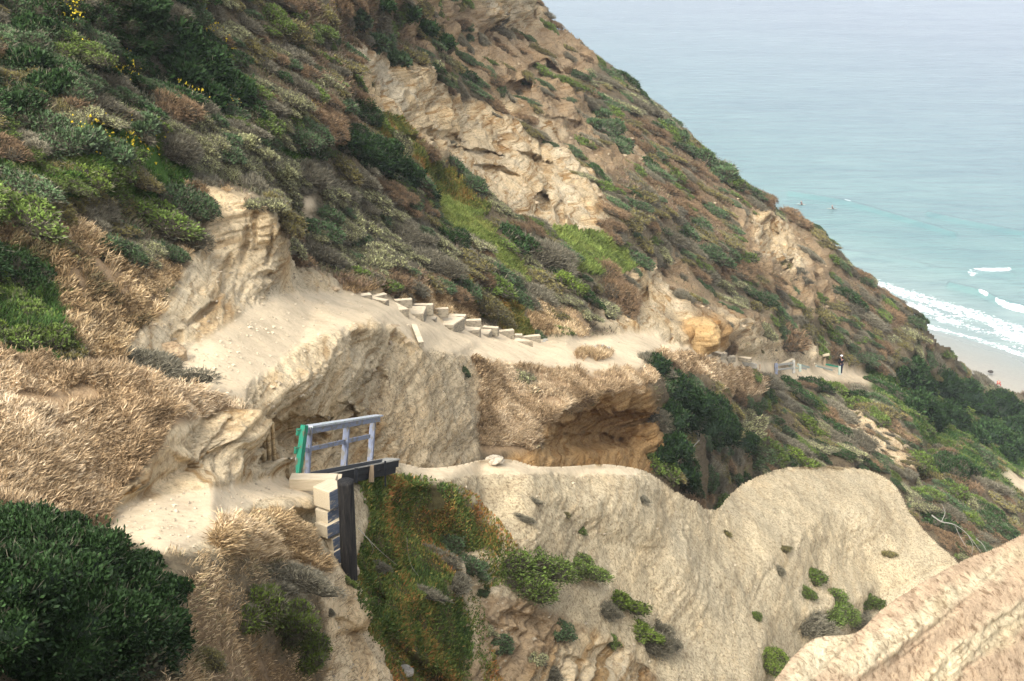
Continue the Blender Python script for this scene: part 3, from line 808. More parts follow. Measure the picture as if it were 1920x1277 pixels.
PM = {
 'dark':  plant_mat('dark_leaves', (.013, .026, .010), (.033, .066, .021), .45, spec=.12, rough=.6),
 'sage':  plant_mat('sage_leaves', (.085, .08, .055), (.34, .34, .17), .35),
 'grey':  plant_mat('grey_twigs', (.115, .105, .075), (.20, .18, .125), .40),
 'green': plant_mat('green_leaves', (.055, .06, .025), (.115, .17, .035), .40),
 'olive': plant_mat('olive_leaves', (.11, .085, .045), (.20, .175, .06), .40),
 'brown': plant_mat('brown_twigs', (.13, .085, .05), (.22, .15, .085), .40),
 'teal':  plant_mat('blue_green_leaves', (.045, .058, .035), (.08, .13, .055), .40),
 'fresh': plant_mat('fresh_leaves', (.05, .06, .02), (.125, .175, .03), .40),
}
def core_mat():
    n = NT('dead_twigs')
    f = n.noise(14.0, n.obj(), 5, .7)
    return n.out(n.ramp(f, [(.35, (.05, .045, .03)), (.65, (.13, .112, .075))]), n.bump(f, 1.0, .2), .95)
CORE = core_mat()  # solid crown core in the brown of dead twigs
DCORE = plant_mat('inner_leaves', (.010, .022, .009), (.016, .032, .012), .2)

def c_seed(g):
    return g.random(3) * 40

def lump_pts(lumps, n, g, inner=.16, low=-.25):
    """points and outward normals on the upper sides of overlapping ellipsoids (x,y,z,rx,ry,rz)"""
    L = np.array(lumps)
    area = L[:, 3] * L[:, 4] + L[:, 3] * L[:, 5]
    pk = g.choice(len(L), int(n * 2.6), p=area / area.sum())
    d = g.normal(size=(len(pk), 3)); d /= np.linalg.norm(d, axis=1)[:, None]
    d[:, 2] = np.where(d[:, 2] < low, -d[:, 2], d[:, 2])
    r = 1 - np.abs(g.normal(size=len(pk))) * inner
    r = r * (1 + .10 * vnoise(d * 3.1 + c_seed(g), 3)) + np.where(g.random(len(pk)) < .16, g.random(len(pk)) * .30, 0)
    c = L[pk]
    p = c[:, :3] + d * c[:, 3:] * r[:, None]
    nn = d / c[:, 3:]; nn /= np.linalg.norm(nn, axis=1)[:, None]
    ok = p[:, 2] > (-.12 if low > -.3 else -9)
    for l in L:                                     # drop what sits deep inside a neighbour
        q = (p - l[:3]) / l[3:]
        ok &= (np.sum(q * q, 1) > .62) | (g.random(len(p)) < .03)
    p, nn = p[ok][:n], nn[ok][:n]
    top = np.clip((p[:, 2] - p[:, 2].min()) / (np.ptp(p[:, 2]) + 1e-6), 0, 1)
    return p, nn, top

def leaf_faces(p, nn, size, g, aspect=.45, updir=.5, twig=False):
    n = len(p)
    a = nn * .9 + g.normal(size=(n, 3)) * (.55 if not twig else .45) + np.array([0, 0, updir])
    a /= np.linalg.norm(a, axis=1)[:, None]
    b = np.cross(a, g.normal(size=(n, 3))); b /= np.linalg.norm(b, axis=1)[:, None]
    s = size * (.6 + .8 * g.random(n))[:, None]
    tip = p + a * s
    m1 = p + a * s * .5 + b * s * aspect * .5
    m2 = p + a * s * .5 - b * s * aspect * .5
    V = np.stack([p - a * s * .2, m1, tip, m2], 1).reshape(-1, 3)
    F = np.arange(n * 4).reshape(n, 4)
    return V, F

def core_faces(lumps, g, k=.84):
    V, F = [], []
    n0 = 0
    for x, y, z, rx, ry, rz in lumps:
        th = np.linspace(0, 2 * math.pi, 13)[:-1]
        ph = np.linspace(-.5, math.pi / 2 - .18, 6)
        T, Ph = np.meshgrid(th, ph)
        jit = 1 + g.normal(size=T.shape) * .07
        q = np.stack([x + rx * k * np.cos(Ph) * np.cos(T) * jit, y + ry * k * np.cos(Ph) * np.sin(T) * jit, z + rz * k * np.sin(Ph) * jit], -1)
        V.append(q.reshape(-1, 3))
        i = np.arange(T.size).reshape(T.shape)
        F.append(np.stack([i[:-1], np.roll(i[:-1], -1, 1), np.roll(i[1:], -1, 1), i[1:]], -1).reshape(-1, 4) + n0)
        n0 += T.size
        V.append(np.array([[x, y, z + rz * k]])); 
        r_ = i[-1] + n0 - T.size
        F.append(np.stack([r_, np.roll(r_, -1), np.full(12, n0), np.full(12, n0)], -1))
        n0 += 1
    return np.vstack(V), np.vstack(F)

def random_lumps(g, n=7, flat=.55, spread=.62):
    spread = .82; n += 3
    L = [(0, 0, 0, .56, .50, flat * .9)]
    for i in range(n):
        a = g.random() * 6.283; r = spread * math.sqrt(g.random())
        w = .20 + .26 * g.random()
        L.append((r * math.cos(a), r * math.sin(a), flat * (.15 + .75 * (1 - r) * g.random()), w, w * (.8 + .4 * g.random()), w * (.55 + .5 * g.random()) * flat / .55))
    return L

def shrub_mesh(name, kind, seed, n, leaf, lumps=None, flat=.55, twigs=.35):
    g = np.random.default_rng(seed)
    L = lumps or random_lumps(g, 8, flat)
    twiggy = kind in ('grey', 'brown')
    p, nn, top = lump_pts(L, n, g, .22)
    V1, F1 = leaf_faces(p, nn, leaf * (1.7 if twiggy else 1), g, .13 if twiggy else .5, .45, twiggy)
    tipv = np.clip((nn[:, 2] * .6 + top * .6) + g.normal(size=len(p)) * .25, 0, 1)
    nt = int(n * twigs)
    p2, n2, t2 = lump_pts(L, nt, g, .25)
    V2, F2 = leaf_faces(p2, n2, leaf * 2.3, g, .07, .6, True)
    V3, F3 = core_faces(L, g, .74)
    V = np.vstack([V1, V2, V3])
    F = np.vstack([F1, F2 + len(V1), F3 + len(V1) + len(V2)])
    mi = np.concatenate([np.zeros(len(F1)), np.ones(len(F2)), np.full(len(F3), 2)])
    vary = g.random(len(F))
    tip = np.concatenate([tipv, g.random(len(F2)) * .8, np.zeros(len(F3))])
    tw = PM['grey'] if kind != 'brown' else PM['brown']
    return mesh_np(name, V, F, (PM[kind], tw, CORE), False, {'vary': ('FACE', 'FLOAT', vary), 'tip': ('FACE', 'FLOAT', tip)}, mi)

_lib = {}
def shrub_lib(kind, lod, v):
    key = (kind, lod, v)
    if key not in _lib:
        n, leaf = ((420, .19), (1500, .115), (4600, .065))[lod]
        flat = {'sage': .42, 'dark': .62, 'green': .55}.get(kind, .52)
        tw = {'sage': .5, 'grey': .5, 'dark': .06, 'green': .12, 'fresh': .10, 'teal': .15}.get(kind, .3)
        _lib[key] = shrub_mesh(f'{kind}_shrub', kind, hash_i(kind) + v * 7 + lod, n, leaf, None, flat, tw)
    return _lib[key]
def hash_i(s):
    return sum(ord(c) * (i + 3) for i, c in enumerate(s)) % 9973

KIND_NAME = {'dark': 'dark_green_shrub', 'sage': 'sage_shrub', 'grey': 'dry_grey_shrub', 'green': 'green_shrub', 'olive': 'olive_shrub', 'brown': 'brown_shrub', 'teal': 'blue_green_shrub', 'fresh': 'bright_green_shrub'}

def place_shrub(px, py, rpx, kind, label, group=None, squash=1.0, stretch=1.0, lod=None, mesh=None, sheet=None, seed=None, sink=.12, yaw=None):
    g = np.random.default_rng(abs(int(px * 13 + py * 7) if seed is None else seed))
    P, N, t = hit(px, py, sheet)
    r = rpx * 1.15 * t / FPX
    if lod is None: lod = 0 if rpx < 13 else 1 if rpx < 42 else 2
    me = mesh or shrub_lib(kind, lod, int(g.integers(0, 4)))
    o = link(KIND_NAME[kind], me)
    up = Vector(N) * (.85 if t > 60 else .55) + Vector((0, 0, 1)) * .5
    up.normalize()
    P2 = hit(px + 9, py + 8, sheet)[0]
    dn = Vector(P2 - P); dn = dn - up * dn.dot(up)
    if dn.length < 1e-4: dn = up.orthogonal()
    dn.normalize()
    q = Matrix((dn, up.cross(dn), up)).transposed().to_4x4()
    yw = (float(g.random() * 6.28) if stretch < 1.05 else float(g.normal() * .25)) if yaw is None else 0.0
    S = Matrix.Diagonal((r * stretch, r / max(stretch, .01) ** .5, r * squash, 1))
    o.matrix_world = Matrix.Translation(Vector(P) - up * r * sink) @ q @ Matrix.Rotation(yw, 4, 'Z') @ S
    tag(o, label, 'shrub', group)
    return o

# ---- shrubs one can point at
NAMED = [
 (990, 1072, 54, 'green', 'dome shaped green bush with grey dead twigs hanging beneath it on the pale ridge', 1.0, 1.0),
 (1078, 1062, 38, 'green', 'green bush just right of the dome shaped green bush on the pale ridge', .8, 1.2),
 (1155, 1130, 28, 'fresh', 'narrow bright green bush running down the pale ridge face', .9, 1.5),
 (1190, 1185, 26, 'fresh', 'green bush at the lower end of the narrow bright green one', .8, 1.4),
 (1225, 1200, 36, 'grey', 'grey twiggy bush beside the narrow bright green bushes on the ridge face', .9, 1.1),
 (1130, 1150, 24, 'grey', 'small grey twiggy bush left of the narrow bright green bush', .8, 1.1),
 (1140, 1205, 14, 'green', 'tiny green tuft below the narrow bright green bush', .9, 1.0),
 (1520, 1085, 20, 'green', 'small round green bush in the hollow between ridge and pale dome, upper of two', 1.0, 1.0),
 (1508, 1115, 16, 'green', 'small round green bush in the hollow between ridge and pale dome, lower of two', 1.0, 1.0),
 (1560, 1140, 36, 'green', 'broad green bush just above the reddish rock beside the pale dome', .8, 1.3),
 (1510, 1170, 28, 'grey', 'grey twiggy bush left of the broad green bush above the reddish rock', .8, 1.3),
 (1600, 1165, 26, 'grey', 'grey twiggy bush behind the edge of the reddish rock', .8, 1.2),
 (1620, 1130, 20, 'green', 'green bush draped down the foot of the pale dome', .7, 1.6),
 (1432, 1235, 34, 'fresh', 'bright green bush low in the gully left of the reddish rock', 1.0, 1.0),
 (1418, 1158, 11, 'green', 'tiny green tuft high above the gully bush on the ridge', 1.0, 1.0),
 (1468, 1030, 11, 'olive', 'small olive tuft at the neck between ridge and pale dome', .8, 1.6),
 (1458, 1070, 13, 'grey', 'small dead grey tuft at the neck between ridge and pale dome', .9, 1.0),
 (1665, 1040, 10, 'olive', 'lone olive tuft on the face of the pale dome', .9, 1.0),
 (935, 1205, 24, 'teal', 'small blue green bush at the foot of the orange ice plant', .9, 1.0),
 (918, 1180, 12, 'sage', 'tiny pale sage tuft above the small blue green bush', .9, 1.0),
 (1045, 1190, 22, 'teal', 'small bush with grey twigs on the bare patch below the dome shaped bush', .8, 1.1),
 (990, 1235, 16, 'sage', 'small pale sage tuft near the bottom of the ridge face', .8, 1.1),
 (1020, 1262, 22, 'grey', 'grey twiggy tuft at the bottom of the ridge face', .8, 1.2),
 (885, 1062, 26, 'teal', 'dark wispy bush at the right border of the ice plant', 1.0, 1.0),
 (860, 1090, 24, 'grey', 'grey twiggy bush under the dark wispy bush by the ice plant', .8, 1.1),
 (825, 1040, 30, 'grey', 'dead grey brush in the middle of the ice plant', .8, 1.1),
 (795, 1095, 26, 'grey', 'dead grey brush lower down in the ice plant', .7, 1.3),
 (850, 1010, 22, 'teal', 'dull green brush in the upper part of the ice plant', .8, 1.2),
 (720, 1060, 20, 'grey', 'bare dark brush close to the tarred post in the ice plant', .7, 1.2),
 (905, 1105, 12, 'teal', 'tiny dark tuft under the wispy bush by the ice plant', .9, 1.0),
 (1000, 940, 9, 'grey', 'small dark tuft near the crest of the pale ridge, upper of the pair', .7, 1.2),
 (988, 975, 11, 'grey', 'dark dead clump below the small tuft near the crest of the pale ridge', .7, 1.4),
 (1060, 965, 7, 'olive', 'tiny olive tuft right of the dark dead clump on the ridge', .7, 1.2),
 (1090, 995, 8, 'green', 'tiny green tuft on the open face of the pale ridge', .7, 1.2),
 (1200, 935, 14, 'grey', 'pale dry tuft just under the crest of the ridge', .5, 1.5),
 (970, 712, 28, 'sage', 'round sage bush alone in the dry grass above the ochre alcove', .8, 1.0),
 (868, 700, 13, 'teal', 'small green bush at the left border of the dry grass patch', 1.1, 1.0),
 (920, 728, 10, 'sage', 'tiny dull tuft below the round sage bush in the dry grass', .8, 1.0),
 (1290, 790, 14, 'grey', 'grey dead twigs in front of the big dark bush', .8, 1.3),
 (1052, 535, 27, 'fresh', 'bright green rounded bush below the green ice plant slope', .9, 1.1),
 (985, 562, 28, 'grey', 'dark grey bush above the lower steps', .9, 1.0),
 (1040, 590, 22, 'olive', 'olive green bush trailing down to the dry grass by the path', .7, 1.5),
 (1138, 540, 40, 'brown', 'brown green bush at the foot of the ice plant slope', .9, 1.0),
 (1150, 575, 28, 'brown', 'reddish brown bush under the brown green one', .8, 1.0),
 (1020, 487, 50, 'grey', 'large rounded grey bush between the two green ice plant slopes', .8, 1.1),
 (962, 455, 32, 'dark', 'dark bush touching the large rounded grey bush', .9, 1.0),
 (1095, 480, 12, 'green', 'small dark tuft in the upper ice plant slope', .8, 1.0),
 (560, 252, 38, 'teal', 'rounded grey green bush above the large dark bush', .8, 1.2),
 (520, 228, 20, 'sage', 'small sage bush left of the rounded grey green bush', .8, 1.0),
 (322, 372, 50, 'teal', 'grey green bush on the crown of the sandstone bluff', .9, 1.1),
 (300, 428, 58, 'grey', 'dark grey bush behind the rim of the sandstone bluff', .8, 1.1),
 (168, 408, 46, 'grey', 'dark grey bush in the green patch left of the bluff', .9, 1.0),
 (200, 475, 46, 'teal', 'dull green bush with bare twigs above the dry grass', .9, 1.1),
 (110, 480, 30, 'olive', 'olive bush among the dry stalks at the left', .9, 1.1),
 (40, 520, 50, 'dark', 'dark green bush above the bright grass at the left border', .9, 1.1),
 (690, 480, 48, 'sage', 'large sage bush with pale yellow crown above the dry grass by the steps', .8, 1.1),
 (790, 492, 50, 'grey', 'large grey twiggy bush right of the pale crowned sage', .8, 1.1),
 (730, 520, 30, 'brown', 'reddish brown bush behind the top of the steps', .8, 1.2),
 (660, 515, 22, 'green', 'green bush at the end of the sandy bank by the steps', .8, 1.2),
 (860, 545, 26, 'teal', 'dark green bush at the left of the orange green bank', .9, 1.0),
 (885, 560, 40, 'olive', 'olive and orange bush on the bank above the steps', .8, 1.2),
 (930, 585, 34, 'olive', 'olive bush at the lower end of the orange green bank', .7, 1.3),
 (852, 455, 34, 'dark', 'dark green bush left of the long ice plant strip', .9, 1.2),
 (760, 445, 40, 'grey', 'grey bush beside the bare sandy scar above the steps', .8, 1.1),
 (628, 420, 34, 'sage', 'sage bush beside the little white track', .7, 1.2),
 (532, 436, 18, 'dark', 'dark bush between the bluff and the little white track', .7, 1.2),
 (715, 240, 26, 'fresh', 'bright green bush at the top of the orange ice plant strip', .8, 1.1),
 (770, 300, 18, 'olive', 'small olive bush in the orange ice plant strip', .8, 1.1),
 (1172, 152, 22, 'dark', 'dark green bush on the skyline against the sea', .7, 1.6),
 (1196, 176, 16, 'dark', 'dark green bush just below the other one on the skyline', .7, 1.5),
 (1125, 240, 24, 'teal', 'blue green bush below the small sandstone scar', .8, 1.2),
 (1150, 275, 20, 'teal', 'blue green bush lower beside the small sandstone scar', .8, 1.2),
 (1335, 315, 30, 'teal', 'large dark green patch of bush near the skyline, upper part', .8, 1.2),
 (1360, 345, 26, 'green', 'green bush under the large dark green one near the skyline', .8, 1.2),
 (1205, 315, 16, 'dark', 'dark green bush at the right of the sandstone face', .8, 1.3),
 (1185, 415, 28, 'olive', 'yellow green bush right of the hollow in the sandstone face', .7, 1.3),
 (1085, 310, 14, 'olive', 'small olive cushion on the rim of the sandstone face', .6, 1.3),
 (1085, 335, 18, 'sage', 'pale sage cushion on the rim of the sandstone face', .7, 1.2),
 (1592, 560, 24, 'dark', 'dark green bush near the skyline above the hiker', .8, 1.3),
 (1462, 630, 32, 'brown', 'wide brown bush above the far railing', .8, 1.3),
 (1425, 625, 18, 'sage', 'sage bush at the left of the wide brown bush above the far railing', .8, 1.1),
 (1425, 742, 18, 'dark', 'dark bush hanging under the far end of the dry grass', .9, 1.1),
 (1605, 752, 26, 'dark', 'dark green bush on the slope just under the hiker', .8, 1.3),
 (1660, 730, 20, 'dark', 'dark green bush on the bank right of the hiker', .7, 1.5),
 (1505, 795, 26, 'fresh', 'bright green bush halfway down the slope under the far railing', .7, 1.4),
 (1440, 852, 30, 'green', 'green bush above the crest of the pale ridge', .8, 1.2),
 (1485, 862, 26, 'fresh', 'bright green bush touching the top of the pale dome', .8, 1.3),
 (1375, 905, 24, 'dark', 'dark bush at the notch between ridge and dome', 1.0, 1.0),
 (1400, 835, 26, 'green', 'green bush right of the big dark bush', .8, 1.2),
 (1272, 893, 34, 'dark', 'dark green bush under the big dark bush in the ravine', .9, 1.0),
 (1790, 885, 40, 'dark', 'dark green bush above the tangle of white branches', .8, 1.3),
 (1800, 960, 24, 'fresh', 'bright green bush beside the tangle of white branches', .8, 1.3),
 (1840, 855, 24, 'teal', 'blue green bush near the sandy clearing', .8, 1.2),
 (1745, 975, 26, 'dark', 'dark bush at the rear foot of the pale dome', .9, 1.0),
 (600, 1150, 10, 'grey', 'small tuft on the bank beside the timber wall', .9, 1.0),
 (635, 1095, 12, 'fresh', 'small green succulent tuft at the foot of the timber wall', .9, 1.0),
 (560, 985, 12, 'sage', 'pale grey green tuft at the sandy edge of the trail', .5, 1.3),
 (430, 1000, 16, 'sage', 'low sage coloured mat on the edge of the near trail', .35, 1.6),
 (470, 970, 16, 'sage', 'low pale mat on the trail edge nearer the timber wall', .35, 1.6),
 (512, 1085, 56, 'grey', 'tangle of dead grey twigs below the dry grass of the near trail', .7, 1.3),
 (372, 1240, 40, 'olive', 'small spiky olive bush right of the big dark foreground bush', .8, 1.0),
 (480, 825, 12, 'green', 'green creeper in the crack below the near dry grass', 1.2, 1.0),
 (1360, 1000, 9, 'olive', 'tiny olive tuft below the notch in the ridge crest', .8, 1.0),
]
for px, py, r_, kind, lab, sq, stt in NAMED:
    place_shrub(px, py, r_ * 1.3, kind, lab, None, sq * (.75 if py > 900 else 1), stt * (1.15 if py > 900 else 1), yaw=0.5 if stt > 1.1 else None)

def big_bush(name, pts, kind, label, nleaf, leaf_m, twigs=.06, parts=True, cat='bush', hk=.75):
    """pts: (px, py, r px) lobes laid on the ground"""
    L, o0 = [], None
    for px, py, r_ in pts:
        P, N, t = hit(px, py)
        r = r_ * t / FPX
        if o0 is None: o0 = Vector(P)
        q = Vector(P) - o0 + Vector((0, 0, -.1 * r))
        L.append((q.x, q.y, q.z, r * 1.05, r * 1.05, r * hk))
    g = np.random.default_rng(hash_i(label))
    L2 = list(L)
    for l in L:
        for k in range(13):
            d = g.normal(size=3); d[2] = abs(d[2]); d /= np.linalg.norm(d)
            w = l[3] * (.18 + .22 * g.random())
            L2.append((l[0] + d[0] * l[3] * .9, l[1] + d[1] * l[4] * .9, l[2] + d[2] * l[5] * .9, w, w, w * .8))
    pmin = min(l[2] - l[5] for l in L2)
    sh = [(l[0], l[1], l[2] - pmin + .2, l[3], l[4], l[5]) for l in L2]
    p, nn, top = lump_pts(sh, nleaf, g, .12, -.75)
    p[:, 2] += pmin - .2
    V1, F1 = leaf_faces(p, nn, leaf_m, g, .5, .35)
    root = empty(name, o0)
    tag(root, label, cat)
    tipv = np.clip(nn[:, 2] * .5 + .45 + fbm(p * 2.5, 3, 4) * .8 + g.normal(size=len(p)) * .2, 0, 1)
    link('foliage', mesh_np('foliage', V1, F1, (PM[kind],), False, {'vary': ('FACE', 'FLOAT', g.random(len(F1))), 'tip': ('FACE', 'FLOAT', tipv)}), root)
    nt = int(nleaf * twigs)
    p2, n2, _ = lump_pts(sh, nt, g, .2); p2[:, 2] += pmin - .2
    V2, F2 = leaf_faces(p2, n2, min(leaf_m * 2.6, .05 + leaf_m), g, .06, .5, True)
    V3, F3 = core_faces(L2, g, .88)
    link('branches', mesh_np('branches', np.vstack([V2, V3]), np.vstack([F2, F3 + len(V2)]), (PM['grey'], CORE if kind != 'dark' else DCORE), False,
        {'vary': ('FACE', 'FLOAT', g.random(len(F2) + len(F3))), 'tip': ('FACE', 'FLOAT', g.random(len(F2) + len(F3)) * .6)},
        np.concatenate([np.zeros(len(F2)), np.ones(len(F3))])), root)
    return root

big_bush('dark_green_bush', [(110, 1100, 125), (15, 1050, 100), (225, 1120, 85), (60, 1200, 180), (230, 1195, 100), (300, 1165, 42), (-80, 1150, 150), (170, 1020, 40), (262, 1060, 36), (315, 1110, 34), (60, 985, 42), (318, 1200, 40), (120, 1010, 50)], 'dark',
         'huge glossy dark green bush filling the lower corner beside the sandy trail', 110000, .036, .03)
big_bush('grey_green_bush', [(190, 1235, 80), (110, 1250, 60), (260, 1262, 60)], 'sage', 'spreading grey twiggy bush with yellow green sprays in front of the huge dark bush', 34000, .045, .5, hk=1.0)
big_bush('bright_green_bush', [(470, 1140, 50), (520, 1175, 50), (555, 1225, 44), (440, 1165, 30)], 'fresh', 'bright green bush with reddish twigs on the bank below the near trail', 16000, .03, .25)
big_bush('dark_green_bush', [(1222, 690, 26), (1240, 730, 40), (1270, 770, 55), (1310, 800, 50), (1235, 790, 40), (1240, 840, 34), (1345, 815, 34), (1225, 860, 26), (1315, 765, 40), (1370, 835, 28), (1260, 890, 26)], 'dark',
         'big dark green bush tumbling down the ravine from the trail edge', 20000, .13, .05)
big_bush('dark_green_bush', [(660, 290, 46), (700, 305, 50), (745, 335, 36), (632, 275, 30), (800, 365, 24)], 'dark', 'long dark green bush beside the orange ice plant strip', 14000, .13, .06)
big_bush('dark_green_bush', [(240, 20, 60), (300, 80, 66), (360, 130, 60), (420, 175, 44), (330, 150, 50), (230, 90, 40), (290, -30, 60), (385, 185, 36)], 'dark', 'broad dark green thicket filling the gully high at the left', 26000, .15, .04)
for nm_, pts_, kd_, lb_, nl_, lf_ in (
  ('dark_green_bush', [(40, 120, 50), (90, 160, 46), (20, 200, 50), (60, 60, 40)], 'dark', 'dark green thicket by the left border above the grey brush', 12000, .12),
  ('dark_green_bush', [(0, 560, 50), (50, 600, 46), (90, 640, 40), (30, 640, 40)], 'green', 'lush green bush in the shady corner above the near dry grass', 12000, .05),
  ('grey_green_bush', [(150, 260, 46), (200, 290, 40), (250, 240, 36)], 'teal', 'grey green brush hanging over the left slope beneath the yellow flowers', 9000, .10),
  ('dark_green_bush', [(480, 300, 30), (520, 330, 28), (450, 270, 26)], 'sage', 'sage covered hump at the head of the matted thicket', 8000, .09),
  ('dark_green_bush', [(1240, 240, 18), (1262, 262, 22), (1285, 290, 18)], 'teal', 'narrow dark green bush running down near the skyline, upper one', 4000, .2),
  ('dark_green_bush', [(1310, 300, 26), (1340, 330, 30), (1370, 350, 24)], 'teal', 'spreading dark green bush below the skyline halfway down to the beach', 5000, .22),
  ('dark_green_bush', [(1120, 215, 20), (1140, 245, 24), (1160, 275, 20), (1105, 240, 16)], 'teal', 'dark green bush hanging beside the small bare scar', 5000, .2),
  ('dark_green_bush', [(1700, 870, 30), (1740, 900, 30), (1780, 930, 30)], 'green', 'green thicket on the slope behind the pale dome', 6000, .16),
  ('dark_green_bush', [(1560, 740, 22), (1600, 770, 26), (1640, 790, 22)], 'green', 'green thicket under the lookout of the hiker', 5000, .16),
  ('grey_green_bush', [(740, 20, 24), (770, 60, 26), (800, 95, 24), (700, 10, 20)], 'dark', 'dark green streak of bushes down the middle of the upper slope', 5000, .2),
  ('grey_green_bush', [(650, 40, 24), (690, 85, 26), (740, 120, 22)], 'teal', 'blue green streak of brush left of the sandstone face top', 5000, .2)):
    big_bush(nm_, pts_, kd_, lb_, nl_, lf_, .08, hk=.5)
for cx, cy, cr, lb in ((1700, 705, 30, 'dense dark green coastal tree nearest the hiker on the beach side'), (1755, 725, 34, 'dense dark green coastal tree second from the hiker along the wooded strip'),
                       (1810, 755, 36, 'round crowned dark coastal tree in the middle of the wooded strip above the beach'), (1868, 770, 36, 'dark coastal tree above the sandy clearing by the beach'),
                       (1925, 800, 40, 'dark coastal tree at the edge of the picture above the beach'), (1770, 790, 34, 'dark green coastal tree below the wooded strip'),
                       (1850, 820, 34, 'dark green coastal tree on the lower border of the wooded strip'), (1725, 765, 28, 'mid green coastal tree at the lower left of the wooded strip'), (1905, 850, 30, 'low dark coastal tree beside the sandy clearing')):
    r0 = np.random.default_rng(cx)
    rt = big_bush('coastal_tree', [(cx, cy, cr), (cx - cr * .6, cy + 6, cr * .6), (cx + cr * .65, cy + 8, cr * .65)], 'dark', lb, 3800, .30, .05, cat='tree', hk=1.15)
    for c in rt.children: 
        if c.name.startswith('foliage'): c.name = 'crown'

# ---- the many, copied from a few
REG = [
 ('slope', [(1000, -200), (2100, 700), (2100, 820), (1650, 700), (1450, 620), (1200, 480), (1150, 300), (1000, 100)], 'on the open slope under the skyline above the sea', 'shrubs on the open slope above the sea'),
 ('top', [(560, -200), (1000, -200), (1010, 60), (1160, 320), (1000, 240), (700, 90), (560, 60)], 'on the steep ground above the bare sandstone face', 'shrubs above the sandstone face'),
 ('left', [(-200, -200), (560, -200), (680, 200), (600, 240), (330, 330), (-200, 420)], 'on the steep green hillside left of the sandstone face', 'shrubs on the steep green hillside'),
 ('sage', [(330, 190), (600, 230), (900, 420), (1000, 540), (880, 640), (640, 560), (520, 380), (340, 330)], 'in the matted thicket above the steps', 'shrubs matted above the steps'),
 ('below', [(1200, 700), (1650, 712), (2100, 830), (2100, 1150), (1700, 1100), (1200, 960)], 'on the slope below the far trail', 'shrubs below the far trail'),
 ('mid', [(880, 380), (1480, 480), (1660, 720), (1400, 680), (1000, 620)], 'on the slope between trail and sandstone face', 'shrubs between trail and sandstone face'),
 ('bluff', [(-200, 330), (430, 340), (400, 600), (200, 720), (-200, 700)], 'beside the sandstone bluff', 'shrubs beside the sandstone bluff'),
]
LOOK = {'dark': 'dark green leafy shrub', 'sage': 'low sage green shrub', 'grey': 'dry grey twiggy shrub', 'green': 'mid green shrub', 'olive': 'olive tinted shrub', 'brown': 'brown withered shrub', 'teal': 'blue green shrub', 'fresh': 'bright green shrub'}
#          cover: kinds and weights, radius in metres (lo, hi), fraction of spots used
MIX = {
 SCRUB: ((('grey', 3.4), ('sage', 2), ('teal', 3), ('green', 2), ('olive', 3), ('brown', 3), ('dark', 1)), .40, 1.0, 1.0),
 BROWN: ((('grey', 4), ('brown', 4), ('olive', 2.5), ('teal', 2), ('green', .8)), .45, 1.05, .5),
 SPARSE: ((('grey', 3), ('brown', 1.5), ('teal', 1.5), ('olive', 2), ('green', 1)), .3, .8, .16),
 SAGE: ((('sage', 9), ('grey', 2.5), ('teal', 1)), .4, .8, 1.0),
 DARK: ((('dark', 5), ('teal', 3), ('green', 1), ('grey', 1.5)), .5, .95, 1.0),
 GREEN: ((('green', 3), ('fresh', 1), ('olive', 1)), .3, .6, .10),
 EARTH: ((('grey', 2), ('brown', 1), ('olive', 1)), .12, .35, .05),
 ROCK: ((('grey', 1), ('olive', 1)), .15, .4, .006),
}
ANCH = [(700,310,'the long dark thicket'),(330,110,'the gully thicket'),(900,260,'the bare sandstone face'),(1016,385,'the hollow in the sandstone'),(1010,145,'the dark overhang'),(1010,10,'the topmost crag'),(460,420,'the sandstone bluff'),
 (575,400,'the little white track'),(690,480,'the pale crowned sage'),(790,492,'the large grey twiggy bush'),(900,440,'the long ice plant strip'),(1100,465,'the ice plant dome'),(780,300,'the orange ice plant'),(1052,535,'the bright rounded bush'),
 (900,570,'the orange green bank'),(1300,620,'the ochre boulder'),(1470,690,'the far railing'),(1573,690,'the hiker'),(1170,140,'the skyline bushes'),(1340,320,'the dark patch by the skyline'),(1150,230,'the small bare scar'),(1440,450,'the upper eroded scar'),
 (1480,530,'the lower eroded scar'),(1590,560,'the dark skyline bush'),(1462,630,'the wide brown bush'),(1280,780,'the big ravine bush'),(1560,868,'the pale dome'),(1340,930,'the notch by the dome'),(1810,990,'the white branches'),(1790,750,'the wooded strip'),
 (1900,910,'the sandy clearing'),(1505,795,'the bright bush below the trail'),(1605,752,'the dark bush under the hiker'),(150,330,'the high green patch'),(60,600,'the shady green corner'),(322,372,'the bluff crown bush'),(200,475,'the bare twigged bush'),
 (130,30,'the topmost yellow flowers'),(220,130,'the middle yellow flowers'),(560,245,'the rounded grey green bush'),(720,40,'the dark streak of bushes'),(1250,500,'the pale gully slope'),(60,160,'the thicket by the border'),(1700,900,'the thicket behind the dome'),(1700,640,'the lower skyline'),(400,290,'the flower row below the gully'),(540,80,'the brown upper slope'),(620,150,'the slope left of the face'),(1250,350,'the slope right of the face'),(1850,850,'the lower wooded border')]
DIRS = ['right of', 'down and right of', 'below', 'down and left of', 'left of', 'up and left of', 'above', 'up and right of']
ORD = ['', 'second ', 'third ', 'fourth ', 'fifth ', 'sixth ', 'seventh ', 'eighth ', 'ninth ', 'tenth ', 'eleventh ', 'twelfth ', 'thirteenth ', 'fourteenth ', 'fifteenth ', 'sixteenth ', 'seventeenth ', 'eighteenth ', 'nineteenth ', 'twentieth ']
pending = []
